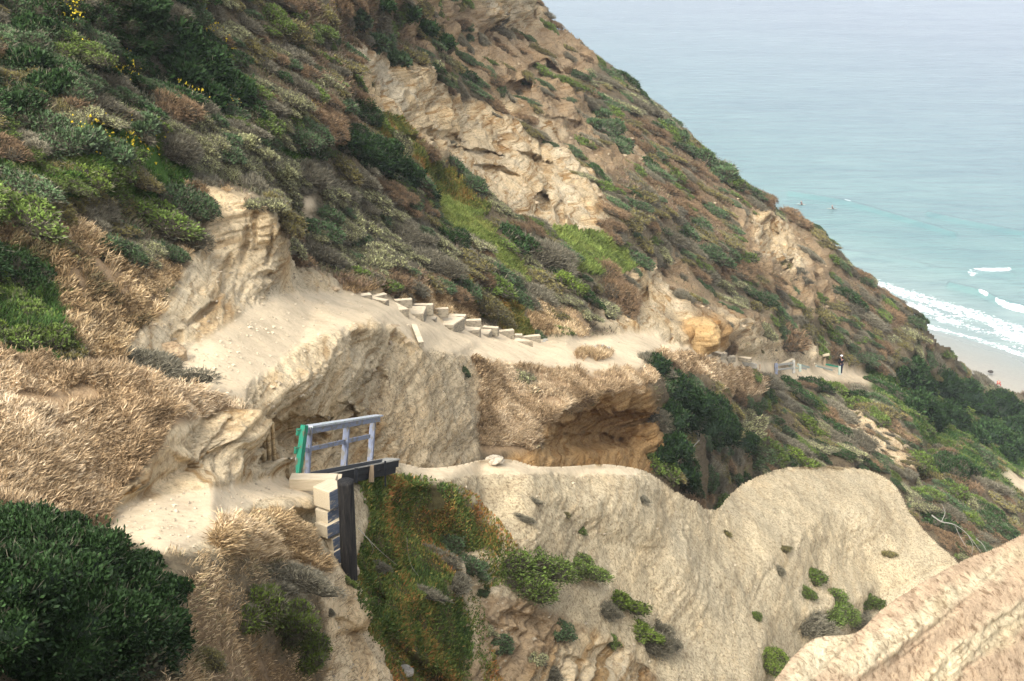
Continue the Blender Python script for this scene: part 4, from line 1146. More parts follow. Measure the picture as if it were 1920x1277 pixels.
def finish_labels():
    by = {}
    for o, px, py, look in pending:
        k = min(range(len(ANCH)), key=lambda i: (ANCH[i][0] - px) ** 2 + (ANCH[i][1] - py) ** 2)
        dx, dy = px - ANCH[k][0], py - ANCH[k][1]
        d = int(round(math.atan2(dy, dx) / (math.pi / 4))) % 8
        by.setdefault((look, d, k), []).append((dx * dx + dy * dy, o))
    for (look, d, k), L in by.items():
        L.sort(key=lambda q: q[0])
        for i, (_, o) in enumerate(L):
            pre = ORD[min(i, 19)] if len(L) > 1 and i else ('nearest ' if len(L) > 1 else '')
            o['label'] = f'{pre}{look} {DIRS[d]} {ANCH[k][2]}'
used = [(px, py, r_) for px, py, r_, *_ in NAMED]
gs = np.random.default_rng(21)
counts = {}
cand = []
poly_vis = HILL.outline
for k in range(30000):
    px, py = gs.uniform(-130, 1980), gs.uniform(-60, 1060)
    if py > 560 and px < 1000 and not (px < 330): continue
    if in_poly(np.array(px), np.array(py), [(170, 700), (190, 570), (290, 480), (350, 390), (380, 335), (440, 335), (440, 700)]): continue
    if in_poly(np.array(px), np.array(py), [(1440, 672), (1540, 664), (1600, 676), (1665, 700), (1665, 738), (1570, 722), (1440, 722)]): continue
    if 552 < px < 598 and 362 < py < 442: continue
    if 1090 < px < 1360 and 570 < py < 665: continue
    if 470 < px < 650 and 490 < py: continue
    if 560 < px < 1215 and py > 640: continue
    cand.append((px, py))
cp = np.array(cand)
okm = in_poly(cp[:, 0], cp[:, 1], HILL.outline) & ~in_poly(cp[:, 0], cp[:, 1], NEAR.outline) & ~in_poly(cp[:, 0], cp[:, 1], FORE.outline)
cells = {}
def free(px, py, r_, k=.40):
    cx, cy = int(px // 60), int(py // 60)
    for a_ in range(cx - 1, cx + 2):
        for b_ in range(cy - 1, cy + 2):
            for (x, y, q) in cells.get((a_, b_), ()):
                if (x - px) ** 2 + ((y - py) * 1.35) ** 2 < (k * (r_ + q)) ** 2: return False
    return True
for u_ in used: cells.setdefault((int(u_[0] // 60), int(u_[1] // 60)), []).append(u_)
for (px, py), ok in zip(cand, okm):
    if not ok: continue
    j, i = HILL.ij(px, py)
    cat = int(HILL.cat[j, i])
    if cat not in MIX: continue
    kinds, lo, hi, frac = MIX[cat]
    t = float(HILL.T[j, i])
    big = 1.25 if t > 100 else 1.0
    if py > 700 and px > 1200 and cat != PATH: frac = max(frac, .6)
    if gs.random() > frac: continue
    r_m = (lo + (hi - lo) * gs.random() ** 1.3) * big
    rp = r_m * FPX / t
    if not free(px, py, rp): continue
    w = np.array([b for a, b in kinds], float)
    ptch = vnoise(np.array([[px / 130, py / 90, 3.3]]), 5)[0]
    w = w ** (1 + .0 * ptch)
    # neighbours tend to be alike
    sel = (int((ptch * .5 + .5) * 97) + int(gs.integers(0, 3))) % len(kinds) if gs.random() < .45 else int(gs.choice(len(kinds), p=w / w.sum()))
    kind = kinds[sel][0]
    if counts.get(kind, 0) >= 290: 
        alt = [a for a, b in kinds if counts.get(a, 0) < 290]
        if not alt: continue
        kind = alt[int(gs.integers(0, len(alt)))]
    counts[kind] = counts.get(kind, 0) + 1
    reg = next((r_ for r_ in REG if in_poly(np.array(px), np.array(py), r_[1])), ('x', None, 'on the scrub covered hillside', 'shrubs on the scrub covered hillside'))
    cells.setdefault((int(px // 60), int(py // 60)), []).append((px, py, rp))
    ob_ = place_shrub(px, py, rp, kind, f'{LOOK[kind]} {reg[2]}', f'{LOOK[kind]}s {reg[2]}', .55 + .35 * gs.random(), 1.1 + (1.0 if t > 75 else .4) * gs.random(), sheet=HILL, seed=int(px * 31 + py))
    pending.append((ob_, px, py, LOOK[kind]))
finish_labels()
# ------------------------------------------------------------------ ground cover: grass, ice plant, twigs (nobody could count them)
def blade_mat(name, vary=.3, spec=.15):
    n = NT(name)
    c = n.attr('blade_colour', 'Color')
    n.out(c, None, .7)
    n.b.inputs['Specular IOR Level'].default_value = spec
    return n.m
BLADE = blade_mat('plant_blades')

def spots(sheet, cats, n, box=None, seed=0, poly=None, warp=True):
    g = np.random.default_rng(seed)
    m = np.isin(sheet.cat, cats) & sheet.inside
    if box: m &= (sheet.U > box[0]) & (sheet.U < box[2]) & (sheet.V > box[1]) & (sheet.V < box[3])
    if poly is not None: m &= in_poly(sheet.U, sheet.V, smooth_line(list(poly) + [poly[0]], 4))
    if sheet is HILL: m &= ~in_poly(sheet.U, sheet.V + 25, NEAR.outline) & ~in_poly(sheet.U, sheet.V + 25, FORE.outline)
    if sheet is NEAR: m &= ~in_poly(sheet.U, sheet.V + 10, FORE.outline)
    jj, ii = np.nonzero(m)
    if len(jj) == 0: return None
    k = g.integers(0, len(jj), n)
    j, i = jj[k], ii[k]
    jn, inn = np.clip(j + 1, 0, m.shape[0] - 1), np.clip(i + 1, 0, m.shape[1] - 1)
    a, b = g.random((n, 1)), g.random((n, 1))
    P = sheet.P[j, i] + a * (sheet.P[j, inn] - sheet.P[j, i]) * 1 + b * (sheet.P[jn, i] - sheet.P[j, i]) * 1
    return P, sheet.Nb[j, i], sheet.T[j, i], g

def blades(name, sp, length, width, lean, cols, label, cat_='grass', flow=1.0, head=0.0, lift=0.0):
    P, N, T, g = sp
    bare = fbm(P / (.9 * np.clip(np.median(T) / 30, .7, 4)), 4, 201, .6) > (-.22 if name in ('dry_grass', 'green_grass', 'low_scrub') else -.45) - .12 * g.random(len(P))
    P, N, T = P[bare], N[bare], T[bare]
    n = len(P)
    base = np.array([0, 0, .75]) + N * .5
    ang = fbm(P / .4, 3, 13) * 7.0 + g.normal(size=n) * .6
    f = np.stack([np.cos(ang), np.sin(ang), np.zeros(n)], -1)
    ang2 = g.random(n) * 6.283
    f = f * flow + np.stack([np.cos(ang2), np.sin(ang2), np.zeros(n)], -1) * .5
    down = N.copy(); down[:, 2] = 0
    f = f + down * .8
    d0 = base + f * lean * .35 + g.normal(size=(n, 3)) * .3
    d0 /= np.linalg.norm(d0, axis=1)[:, None]
    d1 = base * (1 - lean * .75) + f * lean + g.normal(size=(n, 3)) * .35
    d1 /= np.linalg.norm(d1, axis=1)[:, None]
    cs = .45 * np.clip(np.median(T) / 30, .7, 4)
    clump = np.clip(1 + .9 * fbm(P / cs, 3, 44), .25, 1.8)
    L = (length * (.6 + .7 * g.random(n)) * clump)[:, None]
    side = np.cross(d0, g.normal(size=(n, 3))); side /= np.linalg.norm(side, axis=1)[:, None]
    w = (width * (.7 + .6 * g.random(n)))[:, None]
    p0 = P - N * .02 + np.array([0, 0, 1.0]) * (lift * g.random((n, 1)))
    p1 = p0 + d0 * L * .55
    p2 = p1 + d1 * L * .45
    if head:
        pm = p1 + d1 * L * .2
        V = np.stack([p0 - side * w * .3, p0 + side * w * .3, p1 - side * w * .35, p1 + side * w * .35, pm - side * w * head, pm + side * w * head, p2 - side * w * .1, p2 + side * w * .1], 1)
        k = 8
        q = [[0, 1, 3, 2], [2, 3, 5, 4], [4, 5, 7, 6]]
    else:
        V = np.stack([p0 - side * w * .5, p0 + side * w * .5, p1 - side * w * .45, p1 + side * w * .45, p2 - side * w * .08, p2 + side * w * .08], 1)
        k = 6
        q = [[0, 1, 3, 2], [2, 3, 5, 4]]
    F = (np.arange(n)[:, None, None] * k + np.array(q)[None]).reshape(-1, 4)
    cols = np.array(cols, float)
    pos = np.clip((fbm(P / 1.3, 4, 66) * .9 + .5 + g.normal(size=n) * .22), 0, .999) * (len(cols) - 1)
    c0 = pos.astype(int); fr = (pos - c0)[:, None]
    c = cols[c0] * (1 - fr) + cols[np.minimum(c0 + 1, len(cols) - 1)] * fr
    shade_ = 1 + .35 * fbm(P / (cs * .8), 3, 99)
    c = c * ((.62 + .7 * g.random(n)) * shade_)[:, None]
    c = np.concatenate([c, np.ones((n, 1))], 1)
    C = np.repeat(c, len(q), 0)
    me = mesh_np(name, V.reshape(-1, 3), F, (BLADE,), False, {'blade_colour': ('FACE', 'FLOAT_COLOR', C)})
    return tag(link(name, me), label, cat_, kind='stuff')

TAN = [(.18, .12, .06), (.32, .22, .115), (.46, .335, .18), (.60, .46, .285)]
TANR = [(.18, .12, .065), (.34, .24, .135), (.49, .36, .215), (.64, .51, .345)]
blades('dry_grass', spots(NEAR, [DRY], 225000, (-420, 600, 460, 1000), 1), .15, .0048, .85, TANR, 'thick matted dry tan grass on the near bank left of the trail', head=1.1, flow=.45)
blades('dry_grass', spots(NEAR, [DRY], 15000, (360, 900, 650, 1100), 2), .15, .0055, .7, TAN, 'tall dry golden grass between near trail and timber wall', head=1.0)
blades('dry_grass', spots(NEAR, [BROWN, SCRUB], 16000, (300, 1020, 640, 1400), 3), .09, .006, .8, TAN + [(.16, .15, .07)], 'short dry litter and grass on the near bank', head=.7)
blades('dry_grass', spots(HILL, [DRY], 50000, (850, 640, 1215, 850), 4), .24, .011, .6, TANR, 'dry tan grass slope above the ochre alcove', head=.9, flow=.3)
blades('dry_grass', spots(HILL, [DRY], 14000, (1200, 640, 1420, 745), 5), .32, .022, .5, TANR, 'dry tan grass at the edge of the far trail', head=.9)
blades('dry_grass', spots(HILL, [DRY], 15000, (640, 520, 1150, 680), 6), .22, .014, .5, TAN, 'dry golden grass beside the steps', head=.9)
blades('dry_grass', spots(HILL, [DRY], 34000, (-420, 380, 330, 700), 7), .24, .011, .7, [(.12, .10, .05)] + TAN, 'brown dry grass on the slope left of the bluff', head=.9)
blades('dry_grass', spots(HILL, [BROWN], 17000, (190, 340, 460, 620), 8), .14, .010, .7, TAN, 'short reddish dry grass along the bluff rim', head=.8)
GR = [(.03, .055, .015), (.045, .095, .02), (.07, .14, .025), (.13, .15, .045)]
blades('green_grass', spots(HILL, [GREEN], 30000, (-420, 200, 620, 420), 9), .17, .03, .6, GR, 'bright green grass patch high on the left slope')
blades('green_grass', spots(HILL, [GREEN], 22000, (-420, 420, 200, 700), 10), .26, .014, .6, GR[:3], 'lush dark green grass at the left border')
blades('low_scrub', spots(HILL, [GREEN], 16000, (1600, 660, 2080, 1000), 11), .28, .10, .5, [(.02, .05, .015), (.05, .09, .02), (.08, .11, .03)], 'low green undergrowth around the coastal trees', 'undergrowth')
ICEC = [(.06, .10, .03), (.11, .16, .04), (.17, .20, .05), (.30, .20, .06), (.44, .19, .07)]
blades('ice_plant', spots(NEAR, [ICEO], 44000, None, 12), .085, .032, .3, ICEC, 'green and orange ice plant mat spilling down beside the timber wall', 'ice plant', flow=.15)
blades('ice_plant', spots(HILL, [ICEO], 26000, (650, 190, 930, 420), 13), .20, .05, .45, [(.06, .07, .02), (.10, .13, .03), (.19, .17, .04), (.26, .13, .04)], 'orange and green ice plant strip along the sandstone face', 'ice plant', flow=.4)
blades('ice_plant', spots(HILL, [ICEO], 14000, (830, 500, 1010, 640), 14), .20, .04, .45, [(.06, .08, .02), (.11, .12, .03), (.20, .16, .04), (.27, .14, .04)], 'orange green ice plant on the bank above the steps', 'ice plant', flow=.4)
blades('ice_plant', spots(HILL, [ICE], 20000, (780, 350, 1010, 540), 15), .20, .045, .4, [(.10, .13, .03), (.16, .21, .05), (.24, .25, .07)], 'long yellow green ice plant strip running down the slope', 'ice plant', flow=.4)
blades('ice_plant', spots(HILL, [ICE], 18000, (1000, 420, 1200, 530), 16), .24, .055, .4, [(.10, .12, .03), (.15, .21, .05), (.23, .27, .07)], 'bright yellow green ice plant dome below the sandstone face', 'ice plant', flow=.4)
YEL = [(.45, .36, .03), (.70, .52, .04)]
for k, (n_, pl) in enumerate(((420, [(100, 0), (180, 10), (160, 60), (110, 60)]), (260, [(150, 100), (260, 130), (250, 170), (180, 140)]), (260, [(340, 150), (450, 185), (440, 215), (340, 190)]), (160, [(380, 30), (440, 110), (420, 130), (370, 60)]),
                 (260, [(130, 240), (300, 260), (280, 320), (160, 300)]), (200, [(540, 0), (640, 0), (700, 60), (600, 50)]), (140, [(540, 200), (620, 220), (620, 260), (560, 240)]))):
    sp_ = spots(HILL, list(range(15)), int(n_ * (.5 if k == 0 else .9)), None, 170 + k, pl)
    if sp_: blades('yellow_flowers', sp_, .055, .06, .2, YEL, ('small yellow flowers among the dark bushes at the top left', 'yellow flowers on the low bushes left of the gully', 'row of yellow flowers at the foot of the gully thicket', 'sparse yellow flowers on the right flank of the gully thicket', 'yellow flowers over the green patch', 'yellow flowers near the top border of the hillside', 'few yellow flowers above the rounded grey green bush')[k], 'flowers', lift=.5)
# twigs, litter and tufts between the shrubs
SC1 = [(.11, .085, .06), (.19, .15, .11), (.10, .11, .05), (.23, .17, .11), (.14, .16, .07)]
blades('low_scrub', spots(HILL, [SCRUB], 100000, (-420, -170, 2080, 1120), 18), .17, .03, .6, SC1, 'low tangled scrub covering the hillside between the shrubs', 'undergrowth')
blades('low_scrub', spots(HILL, [BROWN], 60000, (450, -170, 2080, 1120), 19), .22, .05, .7, [(.15, .10, .06), (.22, .15, .095), (.26, .18, .11), (.14, .13, .06), (.22, .17, .13)], 'low brown withered scrub under the skyline', 'undergrowth')
blades('low_scrub', spots(HILL, [SPARSE, EARTH], 9000, (900, -170, 2080, 1120), 20), .18, .03, .7, [(.2, .15, .09), (.26, .19, .12), (.13, .13, .06)], 'thin dry scrub on the broken sandstone', 'undergrowth')
blades('low_scrub', spots(HILL, [SAGE, DARK], 26000, None, 21), .14, .03, .6, [(.09, .09, .06), (.17, .16, .10), (.24, .25, .13)], 'sage coloured undergrowth in the thicket above the steps', 'undergrowth')
blades('low_scrub', spots(HILL, [EARTH], 2600, (700, 640, 900, 870), 30), .14, .012, .8, [(.18, .15, .10), (.26, .21, .14), (.13, .12, .07)], 'scattered dead twigs on the crumbling bank under the steps', 'undergrowth')
blades('low_scrub', spots(NEAR, [EARTH], 1800, (560, 1050, 760, 1400), 31), .10, .006, .8, [(.18, .15, .10), (.3, .22, .13), (.13, .12, .07)], 'thin dead twigs on the bare bank under the tarred post', 'undergrowth')
blades('low_scrub', spots(NEAR, [CRUMB, SPARSE, ROCK], 1500, (860, 880, 1800, 1280), 32), .12, .008, .8, [(.16, .13, .09), (.24, .18, .12), (.12, .12, .06)], 'sparse dry stubble dotted over the pale ridge', 'undergrowth')

def pebbles(sp, lo, hi, tint, label):
    P, N, T, g = sp
    n = len(P)
    r = (lo + (hi - lo) * g.random(n) ** 3)[:, None, None]
    base = np.array([[1, 0, 0], [0, 1, 0], [-1, 0, 0], [0, -1, 0], [0, 0, .7], [.6, .6, .35], [-.6, .6, .35], [-.6, -.6, .35], [.6, -.6, .35]], float)
    V = base[None] * (1 + g.normal(size=(n, 9, 1)) * .18) * r * (1 + g.normal(size=(n, 1, 3)) * .25)
    V = V + P[:, None]
    q = np.array([[0, 5, 4, 8], [1, 6, 4, 5], [2, 7, 4, 6], [3, 8, 4, 7], [0, 1, 5, 5], [1, 2, 6, 6], [2, 3, 7, 7], [3, 0, 8, 8]])
    F = (np.arange(n)[:, None, None] * 9 + q[None]).reshape(-1, 4)
    tri = F[:, 2] == F[:, 3]
    c = np.array(tint) * (.7 + .5 * g.random((n, 1)))
    C = np.repeat(np.concatenate([c, np.ones((n, 1))], 1), 8, 0)
    me = mesh_np('pebbles', V.reshape(-1, 3), F, (BLADE,), False, {'blade_colour': ('FACE', 'FLOAT_COLOR', C)})
    me.validate()
    tag(link('pebbles', me), label, 'pebbles', kind='stuff')
pebbles(spots(NEAR, [PATH], 420, (180, 860, 620, 1060), 41), .004, .03, (.46, .38, .27), 'small loose stones on the near sandy trail')
pebbles(spots(NEAR, [CRUMB, SPARSE, ROCK, EARTH], 1300, (560, 870, 1850, 1290), 42), .006, .045, (.36, .30, .21), 'loose crumbs of rock on the pale ridge face')
pebbles(spots(HILL, [EARTH, LIP, ROCK], 1100, (220, 340, 1220, 880), 43), .008, .07, (.38, .31, .21), 'rubble lying on the broken sandstone banks')
pebbles(spots(HILL, [PATH], 900, (290, 540, 1660, 760), 44), .01, .06, (.48, .40, .28), 'small stones scattered on the sandy shelf and trail')
pebbles(spots(HILL, [ROCK, SPARSE, BROWN], 900, (640, 0, 1700, 660), 45), .03, .22, (.36, .28, .18), 'fallen sandstone pieces on the upper slope')
blades('ice_plant', spots(NEAR, [CRUMB, EARTH, SPARSE, PATH], 3200, None, 51, [(790, 885), (880, 925), (965, 1015), (950, 1090), (905, 1120), (940, 1277), (915, 1300), (870, 1160), (900, 1060), (880, 960)]), .085, .03, .3, ICEC, 'stray ice plant shoots creeping out from the mat onto bare rock', 'ice plant', flow=.15)
blades('ice_plant', spots(NEAR, [CRUMB, EARTH, ROCK], 1200, None, 52, [(630, 1075), (680, 1060), (715, 1190), (775, 1290), (740, 1290), (670, 1170)]), .085, .03, .3, ICEC, 'few ice plant shoots on the bank beneath the tarred post', 'ice plant', flow=.15)
# ------------------------------------------------------------------ timber, railings, steps
def wood_mat(name, a, b, worn=None, wear=.45, grain=26.0):
    n = NT(name)
    o = n.obj()
    g = n.noise(3.0, n.mapping((1.2, grain, grain), (0, 0, 0), o), 6, .65, .5)
    c = n.ramp(g, [(.3, a), (.7, b)])
    if worn:
        w = n.noise(7.0, n.mapping((.8, 2.5, 2.5), (0, 0, 0), o), 6, .7)
        c = n.mix(n.ramp(w, [(wear, (0, 0, 0)), (wear + .07, (1, 1, 1))]), worn, c)
    return n.out(c, n.bump(g, .6, .01), .8)
WM = {
 'lilac': wood_mat('lilac_paint', (.14, .16, .22), (.22, .245, .32), (.17, .16, .14), .44),
 'lilac_top': wood_mat('weathered_lilac_paint', (.32, .34, .38), (.44, .45, .49), (.26, .32, .27), .42),
 'green': wood_mat('green_paint', (.012, .14, .085), (.03, .23, .145), (.10, .09, .06), .40),
 'black': wood_mat('tarred_timber', (.006, .007, .009), (.02, .022, .026), (.05, .042, .032), .30),
 'blue': wood_mat('blue_stained_timber', (.05, .07, .11), (.13, .15, .19), (.36, .31, .24), .40),
 'pale': wood_mat('pale_timber', (.40, .33, .22), (.58, .49, .35)),
 'grey': wood_mat('grey_timber', (.26, .25, .22), (.42, .40, .34)),
 'brown': wood_mat('brown_timber', (.20, .145, .09), (.33, .25, .165)),
 'step': wood_mat('sandy_timber', (.25, .215, .155), (.36, .315, .235), (.17, .145, .105), .44),  # step sides toned darker than the sandy tops to stand for shade
 'greygreen': wood_mat('grey_green_timber', (.22, .27, .22), (.36, .40, .34)),
}
def lit_sand_mat():
    n = NT('lit_trodden_sand')
    f = n.noise(6.0, n.obj(), 6, .7)
    return n.out(n.ramp(f, [(.35, (.50, .41, .285)), (.55, (.64, .54, .385))]), n.bump(f, .4, .03), .95)
LIT_SAND = lit_sand_mat()  # sand on the step tops, paled further to carry the light on them
def bevel_box(L, w, h, bev=.008, jit=0.0, seed=0):
    bm = bmesh.new()
    bmesh.ops.create_cube(bm, size=1)
    for v in bm.verts:
        v.co = Vector(((v.co.x + .5) * L, v.co.y * w, v.co.z * h))
    r_ = random.Random(seed)
    for v in bm.verts:
        v.co += Vector([r_.uniform(-jit, jit) for _ in range(3)])
    bmesh.ops.bevel(bm, geom=list(bm.edges), offset=bev, segments=2, affect='EDGES', profile=.6)
    return bm

def beam(name, A, B, w, h, mat, root=None, jit=.004, end=None, up=(0, 0, 1)):
    """a timber from A to B (centres of its ends); w across, h upwards"""
    A, B = Vector(A), Vector(B)
    d = B - A
    bm = bevel_box(d.length, w, h, min(w, h) * .07, jit, int(abs(A.x * 977 + A.z * 131)))
    me = bpy.data.meshes.new(name); 
    if end:
        bm.faces.ensure_lookup_table()
        for f in bm.faces:
            c = f.calc_center_median()
            f.material_index = 1 if abs(f.normal.x) > .8 else 0
    if mat == 'step' or end:
        for f in bm.faces:
            if f.normal.z > .8: f.material_index = 1
    bm.to_mesh(me); bm.free()
    me.materials.append(WM[mat])
    if end: me.materials.append(WM[end])
    elif mat == 'step': me.materials.append(LIT_SAND)
    x = d.normalized()
    y = Vector(up).cross(x)
    if y.length < 1e-3: y = Vector((1, 0, 0)).cross(x)
    y.normalize(); z = x.cross(y)
    M = Matrix((x, y, z)).transposed().to_4x4()
    M.translation = A - (root.location if root else Vector())
    o = bpy.data.objects.new(name, me); COL.objects.link(o)
    if root: o.parent = root
    o.matrix_local = M
    return o

V_ = lambda px, py, t: Vector(at(px, py, t))

# -- railing beside the near trail
rl = empty('wooden_railing', V_(560, 890, 21.6))
tag(rl, 'lilac painted wooden railing with a leaning green post above the timber retaining wall', 'railing')
beam('post', V_(576, 892, 22.1), V_(581, 800, 22.0), .075, .07, 'lilac', rl)
beam('post', V_(645, 874, 24.4), V_(650.5, 797, 24.4), .10, .085, 'lilac', rl)
beam('post', V_(694, 868, 26.5), V_(699.5, 785, 26.5), .10, .09, 'lilac', rl)
tag(beam('post', V_(558, 893, 21.7), V_(571, 797, 21.7), .085, .10, 'green', rl), 'leaning green painted post')
beam('top_rail', V_(574, 808.5, 21.85), V_(711, 785.5, 26.6), .045, .10, 'lilac', rl)
beam('rail_cap', V_(577, 800, 22.0), V_(711, 779, 26.8), .16, .03, 'lilac_top', rl)
beam('middle_rail', V_(571, 844, 21.85), V_(692, 818, 26.3), .045, .07, 'lilac', rl)
for a, b, c in ((559, 811, 21.65), (555.5, 845, 21.65)):
    beam('rail_end', V_(a - 3, b, c), V_(a + 7, b - 1, c + .05), .05, .11, 'green', rl)

# -- tarred beams under the railing
rw = empty('retaining_boards', V_(570, 895, 22))
tag(rw, 'two black tarred timbers stacked under the lilac railing and held by stakes', 'retaining wall')
beam('beam', V_(572, 899, 22.1), V_(737.5, 867, 26.6), .22, .15, 'black', rw, end='black')
beam('beam', V_(590, 908, 22.5), V_(734, 879, 26.55), .18, .15, 'black', rw, end='black')
beam('cap_board', V_(570, 892.5, 22.1), V_(738, 860.3, 26.65), .26, .022, 'grey', rw)
beam('stake', V_(696.5, 904, 24.9), V_(696.5, 872, 24.9), .085, .06, 'brown', rw)
beam('rod', V_(722.5, 912, 25.6), V_(722.5, 864, 25.6), .03, .03, 'black', rw)
beam('stake', V_(668, 905, 23.9), V_(668, 878, 23.9), .05, .05, 'black', rw)

# -- the timber crib wall
cw = empty('timber_wall', V_(620, 1060, 19.0))
tag(cw, 'stack of squared pale timbers with dark stained sides at the trail edge', 'retaining wall')
def crib(px, py, t, L, w, h, yaw=R(7), mat='blue', end='pale', name='beam'):
    A = V_(px, py, t)
    B = A + Vector((math.sin(yaw), math.cos(yaw), 0)) * L
    return beam(name, A, B, w, h, mat, cw, .006, end)
crib(602, 936, 18.85, 0.34, .30, .28, R(38))
crib(603, 969.5, 18.95, 0.33, .225, .185, R(36))
crib(602, 994.5, 18.92, 0.34, .235, .18, R(39))
crib(613, 1018.5, 19.05, 0.29, .235, .18, R(36))
crib(614, 1045, 19.08, 0.29, .235, .21, R(36))
crib(615, 1073, 19.12, 0.29, .235, .2, R(36))
beam('cross_beam', V_(545, 903, 19.75), V_(632, 904, 19.7), .2, .17, 'pale', cw, .006, 'pale')
beam('cap_board', V_(560, 895.5, 20.1), V_(640, 897, 20.1), .22, .03, 'pale', cw)

pt = V_(648, 908, 18.6)
def log_mesh(name, r_, L, mat, seed=1):
    g = np.random.default_rng(seed)
    th = np.linspace(0, 6.2832, 29)[:-1]
    zs = np.linspace(0, L, 40)
    T, Z_ = np.meshgrid(th, zs)
    rr_ = r_ * (1 + .05 * vnoise(np.stack([np.cos(T) * 3, np.sin(T) * 3, Z_ * .8], -1), seed) + .025 * vnoise(np.stack([np.cos(T) * 12, np.sin(T) * 12, Z_ * 2], -1), seed))
    P_ = np.stack([rr_ * np.cos(T), rr_ * np.sin(T), Z_], -1).reshape(-1, 3)
    i = np.arange(T.size).reshape(T.shape)
    F_ = np.stack([i[:-1], np.roll(i[:-1], -1, 1), np.roll(i[1:], -1, 1), i[1:]], -1).reshape(-1, 4)
    P_ = np.vstack([P_, [[0, 0, L + .004]]])
    r2 = i[-1]
    F_ = np.vstack([F_, np.stack([r2, np.roll(r2, -1), np.full(28, len(P_) - 1), np.full(28, len(P_) - 1)], -1)])
    me = mesh_np(name, P_, F_, (mat,), True)
    return me
def tar_mat():
    n = NT('tarred_pile')
    o = n.obj()
    g = n.noise(3.0, n.mapping((14, 14, 1.0), (0, 0, 0), o), 7, .7, .6)
    return n.out(n.ramp(g, [(.35, (.004, .004, .005)), (.55, (.022, .021, .02)), (.72, (.06, .052, .042))]), n.bump(g, .9, .02), .7)
post = link('timber_post', log_mesh('timber_post', .107, 1.45, tar_mat()), None, pt - Vector((0, 0, 1.40)))
tag(post, 'thick black tarred post standing in front of the pale timber stack', 'post')

ts_ = empty('timber_edging', V_(520, 872, 22.6))
tag(ts_, 'short pale timber edging lying left of the green post', 'edging')
beam('beam', V_(521, 873, 22.6), V_(560, 866, 23.2), .16, .13, 'grey', ts_)
beam('beam', V_(528, 889, 22.0), V_(562, 883, 22.4), .16, .10, 'pale', ts_)

# -- the steps
def zs_at(px, py, t): return float(at(px, py, t)[2])
def t_steps(px): return float(np.interp(px, [660, 700, 760, 860, 930, 1020, 1140], [44.3, 45.3, 47.1, 51.7, 54.8, 59.7, 61.2]))
st = empty('wooden_staircase', V_(900, 640, 53))
tag(st, 'flight of sand covered wooden steps with stepped side timbers winding down from the sandy shelf', 'staircase')
def block(A, B, hpx, w, mat='step', name='step_block', root=st, extra=.14, t=None):
    t = t or t_steps((A[0] + B[0]) / 2)
    z = zs_at((A[0] + B[0]) / 2, (A[1] + B[1]) / 2, t)
    pa, pb = Vector(on_level(A[0], A[1], z)), Vector(on_level(B[0], B[1], z))
    h = hpx * t / FPX / math.cos(R(18)) + extra
    d = (pb - pa).normalized()
    back = Vector((-d.y, d.x, 0))
    if back.y < 0: back = -back
    off = back * w * .5 - Vector((0, 0, h * .5))
    return beam(name, pa + off, pb + off, w, h, mat, root, .006)
for A, B, h, w in (
    ((676, 556), (722, 565), 16, .22), ((664, 557), (698, 552), 5, .25), ((699, 557), (726, 551), 11, .22),
    ((740, 564), (773, 561.5), 9, .2), ((774, 571.5), (812, 571.5), 15, .2), ((812, 580), (841, 578.5), 10, .2),
    ((840, 591.5), (872, 593), 4, .25), ((873, 601.5), (902.5, 600.5), 11, .22), ((904, 613), (933, 615.5), 10, .22),
    ((937, 622), (964.5, 619), 12, .22), ((965, 628.6), (979.5, 628.6), 6, .22), ((979.5, 632.5), (1014, 629.5), 7, .22),
    ((750, 595), (777, 597), 9, .2), ((796, 597.5), (816, 598.5), 9, .3)):
    block(A, B, h, w)
def tread(corners, hpx, z=None, t=None, mat='step', side=None):
    cx = sum(c[0] for c in corners) / len(corners); cy = sum(c[1] for c in corners) / len(corners)
    t = t or t_steps(cx)
    z = zs_at(cx, cy, t)
    top = [Vector(on_level(x, y, z)) for x, y in corners]
    h = hpx * t / FPX * 1.05 + .3
    bm = bmesh.new()
    a = [bm.verts.new(p - st.location) for p in top]
    b = [bm.verts.new(p - Vector((0, 0, h)) - st.location) for p in top]
    bm.faces.new(a); bm.faces.new(b[::-1])
    for i in range(len(a)):
        j = (i + 1) % len(a)
        bm.faces.new([a[j], a[i], b[i], b[j]])
    bmesh.ops.recalc_face_normals(bm, faces=bm.faces)
    bmesh.ops.bevel(bm, geom=[e for e in bm.edges], offset=.018, segments=2, affect='EDGES')
    for f in bm.faces:
        if f.normal.z > .8: f.material_index = 1  # sand cover, with the light on the tread tops put into its colour
    me = bpy.data.meshes.new('tread'); bm.to_mesh(me); bm.free(); me.materials.append(WM[mat]); me.materials.append(LIT_SAND)
    return link('tread', me, st)
tread([(723, 564), (738, 564), (767.5, 579), (740, 583), (723, 582)], 9)
tread([(757, 573), (799.5, 574), (794, 588), (768, 589), (768, 579)], 8)
tread([(800, 587), (872, 595), (850, 609.5), (816, 609)], 8)
tread([(864, 611), (902, 613.5), (899, 618.5), (863, 621.5), (852, 611)], 8)
tread([(899, 617), (923, 617), (915.5, 626), (899, 628)], 4)
tread([(925, 626), (975, 634), (1000, 640), (960, 640), (925, 634)], 3)
for A, B, h in (((902, 634), (940, 643), 3), ((999, 645), (1024, 640.5), 4), ((940, 643), (990, 649), 3)):
    block(A, B, h, .15, 'grey', 'edging_board')
block((1021, 638), (1028, 637), 6, .2, 'grey', 'step_block')
rb = empty('retaining_boards', V_(1110, 655, 61))
tag(rb, 'short grey wooden retaining boards stepping down beside the sandy clearing below the steps', 'retaining wall')
for A, B, h in (((1075, 647), (1099, 645), 6), ((1102, 651.5), (1134, 647), 5), ((1125, 652.5), (1144.5, 651), 16)):
    block(A, B, h, .12, 'grey', 'board', rb, t=61.5)
